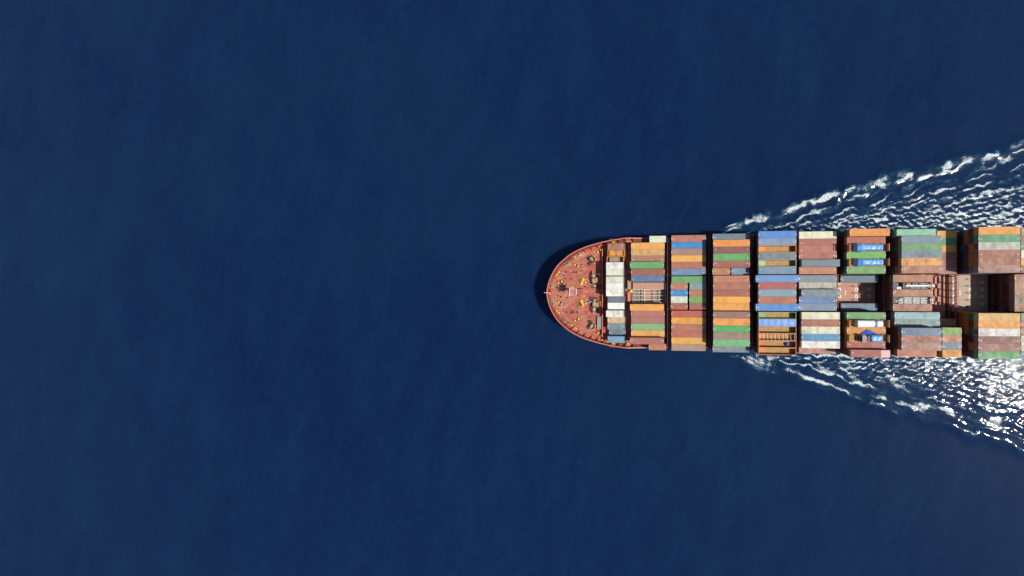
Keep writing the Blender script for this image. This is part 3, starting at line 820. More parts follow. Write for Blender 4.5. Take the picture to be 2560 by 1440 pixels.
# third bay
for row, key, rgb in ((1,'S',(198,130,118)),(2,'BL',None),(3,'B2',(182,146,140)),(4,'O',(246,186,96)),(5,'B',(190,122,112)),(6,'GB',(124,150,190)),(7,'G',None),
                 (12,'R',None),(13,'O',(250,176,74)),(14,'S',None),(15,'R',(204,118,112)),(16,'O',(246,182,80)),(17,'PK',None)):
    S(2, row, key, 1678.8, 1764.4, 2, '', rgb)
for row, k1, k2, r1, r2 in ((8,'S','GB',None,(150,166,186)),(9,'BL','S',None,None),(10,'CR','G2',(214,228,206),None),(11,'B','B',(186,108,98),None)):
    S(2, row, k1, 1677.4, 1719, 2, 'forward', r1); S(2, row, k2, 1723.7, 1765.4, 2, 'aft', r2)
# fourth bay
for row, key, n, rgb in ((1,'GY',3,(118,134,154)),(2,'O',4,(250,160,70)),(3,'B3',4,None),(4,'G',4,(92,182,104)),(5,'B',4,None),(7,'S',4,None),(8,'S',4,(196,126,110)),(9,'B',4,None),
                    (10,'O',4,(250,180,70)),(11,'O2',4,(250,172,88)),(12,'B2',4,(164,126,126)),(13,'O',4,(250,166,70)),(14,'G',4,(84,174,104)),(15,'PK',4,(176,148,142)),(16,'G',4,(116,190,132)),(17,'GY',3,(140,150,164))):
    S(3, row, key, 1783.5 if n == 4 else 1782, 1874.6 if n == 4 else 1872.5, n, '', rgb)
S(3, 6, 'S', 1781.4, 1825.4, 3, 'forward', (210,150,114)); S(3, 6, 'GB', 1829, 1872.8, 3, 'aft', (134,160,194))
# fifth bay (closed boxes)
for row, key, rgb in ((1,'BB',(88,144,226)),(2,'GB',(136,160,200)),(4,'GY',(140,148,160)),(6,'GB',(132,156,186)),(8,'B',(194,106,110)),(9,'LB',(140,168,184)),(10,'S',(200,126,106))):
    S(4, row, key, 1896.7, 1990.8, 5, '', rgb)
S(4, 7, 'BB', 1890, 1997.2, 5, '', (112,160,218)); S(4, 11, 'BB', 1890, 1997.2, 5, '', (88,150,222))
# sixth bay
for row, key, n, rgb in ((1,'CR',4,(224,224,196)),(2,'B',4,(180,112,112)),(3,'S',4,(200,132,126)),(4,'S',4,(194,124,118)),(5,'GB',5,(126,140,154)),(6,'S',4,(206,146,126)),(7,'GY',4,(144,148,164)),(8,'LG',4,None),
                    (9,'GY',5,(140,150,160)),(10,'BB',4,(116,146,200)),(11,'GB',4,(140,156,190)),(12,'CR',5,None),(13,'S',5,(190,126,110)),(14,'CR',5,None),(15,'LB',5,(94,164,214)),(16,'W',5,None),(17,'PK',3,(200,156,150))):
    a, b = {4:(1998, 2091.6), 5:(2004.4, 2099.8), 3:(1998, 2090)}[n]
    S(5, row, key, a, b, n, '', rgb)
# seventh bay
S(6, 1, 'O', 2125, 2224.4, 6, '', (236,156,76)); S(6, 17, 'B', 2126.6, 2224.6, 6, '', (182,108,102))
for row, key, rgb in ((2,'B',(186,112,102)),(4,'G2',(120,184,96)),(6,'G2',(126,180,110)),(12,'G2',(126,176,116)),(14,'O',(222,150,72)),(16,'B',(186,116,112))):
    S(6, row, key, 2117.5, 2214, 5, '', rgb)
S(6, 7, 'GB', 2102, 2194.4, 2, '', (114,134,154)); S(6, 11, 'GB', 2102.4, 2194.5, 2, '', (120,146,176))
# eighth bay
S(7, 1, 'MG', 2242, 2340.6, 5)
for row, key, rgb in ((2,'GY',(136,150,170)),(3,'G',(114,170,120)),(4,'GB',(136,152,166)),(5,'O2',(250,180,106)),(6,'S',(196,140,120))): S(7, row, key, 2254.4, 2355, 6, '', rgb)
for row in (7, 9, 11): S(7, row, 'B2', 2233, 2330, 4, '', (190,140,122))
S(7, 12, 'LB', 2237, 2349.8, 4, '', (166,190,200)); S(7, 13, 'GY', 2237, 2349.8, 4, '', (146,166,166))
for row, key, rgb in ((14,'GB',(110,136,166)),(15,'S',(190,136,126)),(16,'B2',(186,142,136))): S(7, row, key, 2254.2, 2354, 6, '', rgb)
S(7, 17, 'S', 2243.5, 2342, 5, '', (196,130,106))
for row, key, rgb in ((1,'Y',None),(2,'G',(104,164,114)),(3,'O',(246,176,90)),(4,'B',(170,110,106)),(5,'B2',(186,122,122)),(6,'PK',(176,142,142))): S(7, row, key, 2347 if row > 1 else 2343.5, 2391.7, 3, 'aft', rgb)
S(7, 13, 'T', 2345, 2391, 2, 'aft', (206,156,126))
for row, key, rgb in ((14,'G2',(136,180,100)),(15,'S',(200,140,116)),(16,'GB',(126,146,166)),(17,'O',(246,166,76))): S(7, row, key, 2356.5, 2404, 5, 'aft', rgb)
# ninth bay
for row, key, rgb in ((1,'O',(246,166,80)),(2,'DG',None),(3,'LG',None),(4,'B',(176,116,106)),(5,'S',(182,126,110)),(6,'PK',(186,146,140)),(12,'O2',(226,180,106)),(13,'O',(240,166,70)),
                 (14,'W',(236,230,226)),(15,'B3',(142,102,100)),(16,'B',(162,120,114)),(17,'G',(100,166,110))): S(8, row, key, 2446.7, 2551.2, 6, '', rgb)
# tenth bay, mostly beyond the frame
for row, key, rgb in ((1,'PK',None),(2,'B2',None),(3,'G',(120,160,120)),(4,'W',None),(5,'O',(246,176,90)),(6,'B',None),(12,'GY',(150,160,150)),(13,'B',None),(14,'B2',None),(15,'CR',None),(16,'CR',(216,220,196)),(17,'GB',None)): S(9, row, key, 2553.5, 2656, 5, '', rgb)
for row, key, rgb in ((7,'B2',(186,144,124)),(8,'B2',(192,150,130)),(9,'B2',(184,146,126)),(10,'GY',(166,146,130)),(11,'B2',(190,144,126))): S(9, row, key, 2537, 2640, 4, '', rgb)

# open-top boxes and flat racks take a slot too: (bay,row) -> tiers under them, px range
OPEN = {}      # (bay,row): (a, b, n)
for row in (3, 5, 12, 13, 14, 15, 16, 17): OPEN[(4, row)] = (1896.7, 1990.8, 5)
OPEN[(0, 3)] = (1519.2, 1560.5, 2); OPEN[(0, 4)] = (1517, 1559, 2)
RACK = {}
for row in (3, 5, 13, 15): RACK[(6, row)] = (2125, 2224.4, 5)
for row in (8, 10): RACK[(7, row)] = (2233, 2330, 3)

def xr(a, b, h): return PX(a, YC, h)[0], PX(b, YC, h)[0]

slots = {}     # (bay,row) -> list of (x0,x1,n,part)
for bay, row, key, a, b, n, part, rgb, kw in ST:
    zt = zt_of(n, bay); x0, x1 = xr(a, b, H - zt); th = TIER if bay >= 2 else 2.65
    slots.setdefault((bay, row), []).append((x0, x1, n, part, zt))
    cn, cl = kc(key, rgb)
    end = lin((112,52,48)) if (bay, row) in ((8, 3), (8, 14)) else None
    rc = container(x0, x1, row_y(bay, row), zt - th, cl, cn, bay, row, part, flip=(random.random() < 0.35), h=th, end=end, marks=key not in ('W', 'CR', 'LG'))
    if (bay, row) == (6, 17):
        MB().box((x1-x0)*0.27, (x1-x0)*0.5 - 0.05, -1.19, 1.19, th + 0.004, th + 0.02).build('pale_cover_sheet', M['hatchgrey'], rc, rotz=-rc.rotation_euler.z)
for (bay, row), (a, b, n) in list(OPEN.items()) + list(RACK.items()):
    nn = n + 1 if (bay, row) in RACK else n
    zt = zt_of(nn, bay); x0, x1 = xr(a, b, H - zt)
    slots.setdefault((bay, row), []).append((x0, x1, n + 1 if (bay, row) in RACK else n, '', zt))

# lower tiers: single boxes where their ends show between the bays, the rest as one hidden mass
def neighbour_edge(bay, row, side):
    best = None
    for d in (1, 2):
        nb = bay + (d if side > 0 else -d)
        if (nb, row) in slots:
            for x0, x1, n, part, zt in slots[(nb, row)]:
                e = to_px(x0 if side > 0 else x1, H - zt)
                if best is None: best = e
                else: best = min(best, e) if side > 0 else max(best, e)
            break
    return best
for (bay, row), lst in sorted(slots.items()):
    lst.sort()
    for idx, (x0, x1, n, part, zt) in enumerate(lst):
        th = TIER if bay >= 2 else 2.65
        for t in range(1, n):
            zb = zt - th * (t + 1); h_top = H - (zb + th); h_bot = H - zb
            left_px = to_px(x0, h_top); right_px = to_px(x1, h_top); vis = False; right = False
            if left_px > 1725 and idx == 0:
                e = neighbour_edge(bay, row, -1)
                vis = bay >= 4 and (e is None or left_px > e + 4.0)
            elif right_px < 1725 and idx == len(lst) - 1:
                e = neighbour_edge(bay, row, 1); right = True
                vis = e is None or right_px < e - 6.0
            if bay >= 9 and row not in (7, 8, 9, 10, 11): vis = False
            if t > 3: vis = False
            if vis: lower(x0, x1, row_y(bay, row), zb, bay, row, t, part, right)
            else:
                yy = row_y(bay, row); hidden.box(x0 + 0.01, x1 - 0.01, yy - W2, yy + W2, zb, zb + th - 0.012)
ho = hidden.build('lower_container_tiers', M['paint'], None, color=lin((124, 62, 54)))
tag(ho, 'brown containers packed in the tiers under the top layer', 'container', kind='stuff')

# ---- hatch covers and lashing bridges under and between the bays
def bay_x(bay):
    xs0 = [s[0] for k, l in slots.items() if k[0] == bay for s in l]; xs1 = [s[1] for k, l in slots.items() if k[0] == bay for s in l]
    return min(xs0), max(xs1)
BX = {b: bay_x(b) for b in range(10)}
for b in range(10):
    x0, x1 = BX[b]
    if b == 6: x0, x1 = 53.2, 67.0
    if b == 7: x0, x1 = 69.3, 91.0
    if b == 8: x0, x1 = 93.0, 105.4
    zt = ZH if b >= 2 else ZF
    for (ya, yb) in ((6.45, 19.0 if b >= 2 else 17.0), (-6.35, 6.35), (-19.0 if b >= 2 else -17.0, -6.45)):
        mat = M['hatchtan'] if b == 8 else M['hatch']
        MB().box(x0 - 0.25, x1 + 0.25, ya, yb, ZD, zt).build('hatch_cover', mat, ship)
    for s in (-1, 1):
        if b >= 2:
            for xx in (x0 + 0.3, x1 - 0.3): MB().box(xx - 0.3, xx + 0.3, s*20.2 - 1.0, s*20.2 + 1.0, ZD, ZH).build('deck_stool', M['shipbrown'], ship)
        else:
            MB().box(x0, x1, s*19.3 - 1.9, s*19.3 + 1.9, ZD + 0.001, ZF - 0.01).build('deck_stool', M['shipbrown'], ship)
gaps = [(BX[b][1] + BX[b+1][0]) / 2 for b in range(9)]
gaps[6] = 68.15; gaps[7] = 92.0; gaps[8] = 106.5
for b, gx in enumerate(gaps):
    if b == 0: continue
    r = empty('lashing_bridge', (gx, 0, ZD), ship); top = 4.6 if b < 3 else 7.4
    MB().box(-0.42, 0.42, -20.8, 20.8, top - 0.12, top).build('walkway', M['shipbrown'], r)
    if b >= 3: MB().box(-0.40, 0.40, -20.8, 20.8, 4.4, 4.5).build('walkway', M['shipbrown'], r)
    for y in [-HALFW + PITCH * k for k in range(1, 18)]:
        g = MB(); g.box(-0.40, 0.40, y - 0.12, y + 0.12, 0, top - 0.12)
        g.build('post', M['shipbrown'], r)
    g = MB()
    for s in (-0.40, 0.40):
        g.bar((s, -20.8, top + 1.0), (s, 20.8, top + 1.0), 0.06); g.bar((s, -20.8, top + 0.5), (s, 20.8, top + 0.5), 0.05)
        for k in range(18): g.bar((s, -20.8 + k * 2.447, top), (s, -20.8 + k * 2.447, top + 1.0), 0.06)
    g.build('hand_rail', M['bracket'], r)

# rings, pads and painted ticks on the two open hatch covers
def hatch_fittings(x0, x1):
    hx = H - ZH
    for k, fx in enumerate((0.10, 0.55, 0.88)):
        for y in (-3.7, -1.2, 1.3, 3.8):
            if k == 1 and abs(y) > 3: continue
            xx = x0 + (x1 - x0) * fx
            MB().ring((xx, y, ZH + 0.004), 0.30, 0.62, 0.05, 20).build('lashing_ring', M['white'], ship)
            MB().cyl((xx, y, ZH + 0.004), (xx, y, ZH + 0.03), 0.22, n=12).build('lashing_eye', M['steel'], ship)
    for y in (-4.9, -2.45, 0.05, 2.5, 5.0):
        MB().box(x0 + (x1-x0)*0.42, x0 + (x1-x0)*0.42 + 0.8, y - 0.28, y + 0.28, ZH + 0.003, ZH + 0.12).build('twistlock_pad', M['steel'], ship)
    for fx in (0.24, 0.68):
        for k in range(4):
            MB().box(x0 + (x1-x0)*fx, x0 + (x1-x0)*fx + 0.5, -0.75 + k*0.45, -0.52 + k*0.45, ZH + 0.003, ZH + 0.012).build('painted_tick', M['white'], ship)
    for y in (-2.5, 0.0, 2.5):
        MB().box(x0, x1, y - 0.03, y + 0.03, ZH + 0.002, ZH + 0.03).build('panel_seam', M['shipbrown'], ship)
hatch_fittings(53.4, 66.8); hatch_fittings(93.2, 105.2)
# ventilator houses and oval manholes on the cross deck behind the eighth bay
for y in (-4.6, 0.2, 4.6):
    r = empty('cross_deck_hood', (88.3, y, ZH), ship)
    MB().cyl((0, 0.7, 0), (0, 0.7, 0.5), 0.8, n=16).cyl((0, -0.7, 0), (0, -0.7, 0.5), 0.8, n=16).box(-0.8, 0.8, -0.7, 0.7, 0, 0.497).build('hood', M['cap'], r)
    MB().box(-2.5, -1.8, -0.9, 0.9, 0, 0.35).build('side_hood', M['hatch'], r)

# ------------------------------------------------------------------ open-top containers
def open_top(bay, row, key, rgb, floor='wood', bars=0, label='', cargo=None, tarp=False, th=TIER):
    a, b, n = OPEN[(bay, row)]; zt = zt_of(n, bay); x0, x1 = xr(a, b, H - zt); L = x1 - x0; y = row_y(bay, row)
    cn, cl = kc(key, rgb)
    r = empty('open_top_container', ((x0 + x1) / 2, y, zt - th)); hl = L / 2; h = th - 0.012
    f = MB()
    for sx in (-1, 1):
        for sy in (-1, 1): f.box(sx*(hl-0.08)-0.08, sx*(hl-0.08)+0.08, sy*(W2-0.07)-0.07, sy*(W2-0.07)+0.07, 0, h)
        f.box(sx*(hl-0.08)-0.08, sx*(hl-0.08)+0.08, -W2+0.14, W2-0.14, h-0.16, h-0.006)
    for sy in (-1, 1): f.box(-hl+0.16, hl-0.16, sy*(W2-0.07)-0.07, sy*(W2-0.07)+0.07, h-0.14, h-0.006)
    f.build('top_frame', M['paint'], r, color=cl)
    for sy in (-1, 1): MB().box(-hl+0.16, hl-0.16, sy*(W2-0.05)-0.03, sy*(W2-0.05)+0.03, 0.05, h-0.14).build('side_wall', M['paint'], r, color=cl)
    for sx in (-1, 1): MB().box(sx*(hl-0.06)-0.03, sx*(hl-0.06)+0.03, -W2+0.14, W2-0.14, 0.05, h-0.16).build('end_wall', M['paint'], r, color=cl)
    # plywood floor, sheet by sheet
    k = 5 if L > 9 else 3; w = (L - 0.4) / k
    for i in range(k):
        MB().box(-hl+0.2 + i*w + 0.01, -hl+0.2 + (i+1)*w - 0.01, -W2+0.15, W2-0.15, 0.05, 0.20 + 0.012*(i % 2)).build('floor_sheet', M['wood'] if not (i == 0 and floor != 'wood') else M['paint'], r, color=cl)
    for i in range(bars):
        xx = -hl + 0.5 + (L - 1.0) * i / max(1, bars - 1)
        MB().bar((xx, -W2+0.14, h-0.10), (xx, W2-0.14, h-0.10), 0.07).build('roof_bow', M['white'], r)
    tag(r, label, 'container', 'open top containers of the fifth bay' if bay == 4 else 'open boxes of the first bay')
    return r, x0, x1, zt, y
open_top(4, 3, 'O', (236,160,80), 'p', 0, 'empty orange open-top container, third row from starboard, fifth bay behind the bow')
open_top(4, 5, 'CR', (176,190,150), 'p', 0, 'pale olive open-top container with wooden floor, fifth row from starboard')
open_top(4, 12, 'G2', (150,180,130), 'p', 0, 'green open-top container beside the blue boxes, twelfth row from starboard')
rt = open_top(4, 13, 'BB', (112,146,208), 'wood', 0, 'open-top container closed by a smooth blue tarpaulin roof, fifth bay')
open_top(4, 14, 'S', (204,150,116), 'wood', 0, 'brown open-top container with bare wooden floor, fourteenth row from starboard')
open_top(4, 15, 'O', (226,150,84), 'p', 10, 'orange open-top container crossed by thin white roof bows, fifteenth row')
r16 = open_top(4, 16, 'O', (228,140,68), 'p', 0, 'orange open-top container with a blue bag inside, sixteenth row from starboard')
r17 = open_top(4, 17, 'O', (222,142,80), 'p', 0, 'orange open-top container on the port edge of the fifth bay')
r4 = open_top(0, 3, 'O', (240,160,60), 'p', 0, 'short orange open box beside the brown one, first bay behind bow')
r5 = open_top(0, 4, 'O', (236,150,72), 'p', 0, 'short orange open box packed with grey slabs, first bay')
# cargo blocks in the two short open boxes of the first bay
def cargo_block(name, lab, cat, loc, parts):
    o = empty(name, loc); tag(o, lab, cat)
    for nm, mb, mat, c in parts: mb.build(nm, mat, o, color=c)
    return o
rr, x0, x1, zt, y = r4
cargo_block('steel_case', 'pair of orange cases filling a short open box at bow', 'case', ((x0+x1)/2, y, zt - TIER + 0.22),
  [('case', MB().box(-2.5, -0.35, -0.95, 0.95, 0, 2.3), M['paint'], lin((244,162,52))), ('case', MB().box(0.35, 2.5, -0.95, 0.95, 0, 2.3), M['paint'], lin((244,162,52))), ('spacer', MB().box(-0.25, 0.25, -0.8, 0.8, 0, 2.15), M['grey'], None)])
rr, x0, x1, zt, y = r5
cargo_block('slab_stack', 'grey slabs stacked inside a short orange open box at bow', 'slabs', ((x0+x1)/2 - 0.2, y, zt - TIER + 0.22),
  [('slab', MB().box(-2.0 + 0.82*i, -1.22 + 0.82*i, -0.98, 0.98, 0, 2.1 - 0.05*(i % 2)), M['crate'], None) for i in range(4)])
rr, x0, x1, zt, y = rt
def tarp_sheet(L, Wd, z, seed, mat, name, parent=None, sag=0.12):
    nx_, ny_ = 40, 10; b = MB()
    for i in range(nx_ + 1):
        for j in range(ny_ + 1):
            x = -L/2 + L*i/nx_; yv = -Wd/2 + Wd*j/ny_; e = 1 - (2*j/ny_ - 1)**4
            b.v.append((x, yv, z - sag*e*(0.6 + 0.4*math.sin(i*0.9)) + 0.05*mnoise.noise(Vector((x*0.8, yv*1.2, seed)))*e))
    for i in range(nx_):
        for j in range(ny_): b.f.append((i*(ny_+1)+j, (i+1)*(ny_+1)+j, (i+1)*(ny_+1)+j+1, i*(ny_+1)+j+1))
    return b.build(name, mat, parent, smooth=True)
M['tarp_pale'] = tarp_material('pale_blue_tarpaulin', (112, 150, 214))
tarp_sheet(x1 - x0 - 0.1, 2.40, TIER + 0.06, 3.3, M['tarp_pale'], 'roof_tarpaulin', rr, 0.05)
rr, x0, x1, zt, y = r16
bag = MB(); c0 = (x1 - 2.6, y - 0.1, zt - TIER + 0.22)
for i in range(9):
    for j in range(16):
        ph = math.pi * i / 8; t = 2*math.pi*j/16; q = 1 + 0.3*mnoise.noise(Vector((math.cos(t)*2, math.sin(t)*2, i*0.5)))
        bag.v.append((0.75*math.sin(ph)*math.cos(t)*q, 0.65*math.sin(ph)*math.sin(t)*q, 0.6 - 0.6*math.cos(ph)))
for i in range(8):
    for j in range(16): bag.f.append((i*16+j, i*16+(j+1) % 16, (i+1)*16+(j+1) % 16, (i+1)*16+j))
M['tarp_dark'] = tarp_material('deep_blue_tarpaulin', (44, 92, 190))
bo = bag.build('tarpaulin_bundle', M['tarp_dark'], None, True, loc=c0); tag(bo, 'crumpled blue tarpaulin bundle lying inside an orange open-top container', 'tarpaulin')

# ------------------------------------------------------------------ flat racks with cargo
def flat_rack(bay, row, rgb, label):
    a, b, n = RACK[(bay, row)]; zb = zt_of(n, bay); zt = zb + TIER
    x0, x1 = xr(a, b, H - zt); y = row_y(bay, row); hl = (x1 - x0) / 2
    r = empty('flat_rack', ((x0 + x1) / 2, y, zb)); c = lin(rgb)
    nb = 10; w = (2*hl - 0.3) / nb
    MB().box(-hl, hl, -W2, W2, 0.0, 0.36).build('base_frame', M['paint'], r, color=c)
    for i in range(nb): MB().box(-hl+0.15+i*w+0.015, -hl+0.15+(i+1)*w-0.015, -W2+0.1, W2-0.1, 0.36, 0.41).build('floor_plank', M['wood'], r)
    for s in (-1, 1):
        e = MB()
        for yy in (-1, 1): e.box(s*(hl-0.1)-0.1, s*(hl-0.1)+0.1, yy*(W2-0.1)-0.1, yy*(W2-0.1)+0.1, 0.36, TIER - 0.012)
        e.box(s*(hl-0.1)-0.08, s*(hl-0.1)+0.08, -W2+0.2, W2-0.2, TIER-0.22, TIER-0.03)
        e.box(s*(hl-0.1)-0.04, s*(hl-0.1)+0.04, -W2+0.2, W2-0.2, 0.36, TIER-0.9)
        e.build('end_frame', M['paint'], r, color=c)
        g = MB()
        for yy in (-0.8, 0, 0.8): g.bar((s*(hl-0.2), yy, TIER-0.35), (s*(hl-1.7), yy, 0.5), 0.08)
        g.build('brace', M['paint'], r, color=c)
    tag(r, label, 'flat rack', 'flat racks carrying machines')
    return (x0 + x1) / 2, y, zb + 0.41, hl

def tarp_loft(stations, seed, mat, name, parent=None, wr=0.10):
    """stations: (x, half width, height, corner power); wrapped cargo with folds"""
    b = MB(); nS = 24
    xs = []
    for (a, c) in zip(stations[:-1], stations[1:]):
        k = max(2, int(abs(c[0]-a[0]) / 0.22))
        for i in range(k):
            t = i / k; t = t*t*(3-2*t); xs.append(tuple(a[q] + (c[q]-a[q])*t for q in range(4)) + (a[0] + (c[0]-a[0])*i/k,))
    xs.append(stations[-1] + (stations[-1][0],))
    for s in xs:
        _, hw, hh, p, x = s
        for j in range(nS + 1):
            t = math.pi * j / nS; cs, sn = math.cos(t), math.sin(t)
            yy = hw * (1 if cs >= 0 else -1) * abs(cs) ** (2/p); zz = hh * abs(sn) ** (2/p)
            nn = mnoise.noise(Vector((x*1.1, yy*1.3, zz*1.3 + seed))) + 0.5*mnoise.noise(Vector((x*3, yy*2.2, zz*2.2 + seed)))
            b.v.append((x + wr*0.4*nn, yy*(1 + wr*0.7*nn*(1 if zz < hh*0.5 else 0.3)), max(0, zz + wr*nn*sn)))
    m = nS + 1
    for i in range(len(xs) - 1):
        for j in range(nS): b.f.append((i*m+j, (i+1)*m+j, (i+1)*m+j+1, i*m+j+1))
    b.f.append(tuple(range(nS, -1, -1))); b.f.append(tuple((len(xs)-1)*m + j for j in range(m)))
    return b.build(name, mat, parent, smooth=True)

cx, y, z, hl = flat_rack(6, 3, (224,146,66), 'orange flat rack under a blue wrapped machine, third row from starboard')
r = empty('wrapped_machine', (cx, y, z)); tag(r, 'machine wrapped in blue tarpaulin with bulging front, between brown and green containers', 'machine', 'machines wrapped in tarpaulin')
tarp_loft([(-4.9,0.75,0.9,3),(-4.7,1.1,1.7,3),(-4.0,1.42,2.9,3.2),(-2.6,1.5,3.2,3.4),(-1.7,1.2,2.6,4),(-1.2,1.12,2.5,5),(2.0,1.12,2.4,5),(4.0,1.1,2.5,6),(4.15,0.95,2.3,6)], 1.7, M['tarp_blue'], 'tarpaulin', r, 0.13)
cx, y, z, hl = flat_rack(6, 5, (224,140,70), 'orange flat rack under a blue wrapped machine, between two green containers')
r = empty('wrapped_machine', (cx, y, z)); tag(r, 'machine wrapped in blue tarpaulin with pointed front, between two green containers', 'machine', 'machines wrapped in tarpaulin')
tarp_loft([(-4.7,0.5,0.5,2.4),(-4.5,1.1,1.4,2.6),(-3.6,1.38,2.5,3.0),(-2.2,1.25,3.0,3.2),(-1.3,1.1,2.5,4),(0.5,1.12,2.4,5),(2.4,1.08,2.3,5),(4.2,1.1,2.4,6),(4.35,0.95,2.2,6)], 8.3, M['tarp_blue'], 'tarpaulin', r, 0.14)
cx, y, z, hl = flat_rack(6, 13, (228,150,54), 'orange flat rack under a white wrapped machine on the port side')
r = empty('wrapped_machine', (cx, y, z)); tag(r, 'machine wrapped in white tarpaulin on a flat rack beside green container', 'machine', 'machines wrapped in tarpaulin')
tarp_loft([(-4.0,1.15,2.5,6),(-3.9,1.22,2.75,6),(0.6,1.2,2.75,5),(1.5,1.15,2.3,3.4),(2.0,1.05,1.8,4),(2.2,1.1,2.4,4),(2.6,1.15,2.6,5),(4.1,1.1,2.6,5),(4.3,0.9,2.3,4)], 4.1, M['tarp_white'], 'tarpaulin', r, 0.07)
cx, y, z, hl = flat_rack(6, 15, (226,150,62), 'orange flat rack carrying a half unwrapped machine on the port side')
r = empty('half_wrapped_machine', (cx, y, z)); tag(r, 'half unwrapped machine with grey cab and blue tarpaulin over its rear', 'machine', 'machines wrapped in tarpaulin')
MB().box(-3.7, 4.0, -0.9, 0.9, 0, 0.8).build('chassis', M['steel'], r)
MB().box(-2.4, -1.15, -1.1, 1.1, 0.8, 2.6).build('cab', M['grey'], r)
MB().add([(-3.2,-1.05,0.8),(-3.2,1.05,0.8),(-2.42,1.05,0.8),(-2.42,-1.05,0.8),(-2.9,-0.95,1.9),(-2.9,0.95,1.9),(-2.42,0.95,2.2),(-2.42,-0.95,2.2)], [(0,1,5,4),(1,2,6,5),(2,3,7,6),(3,0,4,7),(4,5,6,7)]).build('bonnet', M['steel'], r)
e = MB()
for i in range(4):
    for j in range(4): e.box(-0.9 + i*0.32, -0.68 + i*0.32, -0.85 + j*0.45, -0.5 + j*0.45, 0.8, 1.5 + 0.25*((i+j) % 3))
e.build('engine', M['tan'], r)
MB().bar((-0.3, -1.1, 2.0), (-0.3, 1.1, 2.0), 0.16).build('roll_bar', M['bracket'], r)
tarp_loft([(0.6,1.0,1.7,4),(0.75,1.18,2.0,5),(2.2,1.18,2.05,5),(4.0,1.2,2.1,5),(4.2,1.05,1.9,5)], 6.6, M['tarp_blue'], 'tarpaulin', r, 0.12)
# loose flap thrown over the orange container alongside
fl = MB(); yb = row_y(6, 14); zb = zt_of(5, 6)
P0 = PX(2150, 835, H - zb); P1 = PX(2167.5, 823, H - zb); P2 = PX(2194, 834.5, H - zb)
nI, nJ = 24, 7
for i in range(nI + 1):
    t = i / nI; x = P0[0] + (P2[0] - P0[0]) * t
    top = P0[1] + ((P1[1] - P0[1]) * (t / 0.4) if t < 0.4 else (P1[1] - P0[1]) * (1 - (t - 0.4) / 0.6))
    for j in range(nJ + 1):
        s = j / nJ; yv = P0[1] - 0.15 + (top - P0[1] + 0.2) * s
        fl.v.append((x, yv, zb + 0.12 + 0.5*(1-s)*math.sin(math.pi*t) + 0.10*mnoise.noise(Vector((x*2, yv*2, 1)))))
for i in range(nI):
    for j in range(nJ): fl.f.append((i*(nJ+1)+j, (i+1)*(nJ+1)+j, (i+1)*(nJ+1)+j+1, i*(nJ+1)+j+1))
fo = fl.build('loose_tarpaulin', M['tarp_dark'], None, True); tag(fo, 'loose dark blue tarpaulin flap blown over the top of an orange container', 'tarpaulin')
sm = fo.modifiers.new('thickness', 'SOLIDIFY'); sm.thickness = 0.02

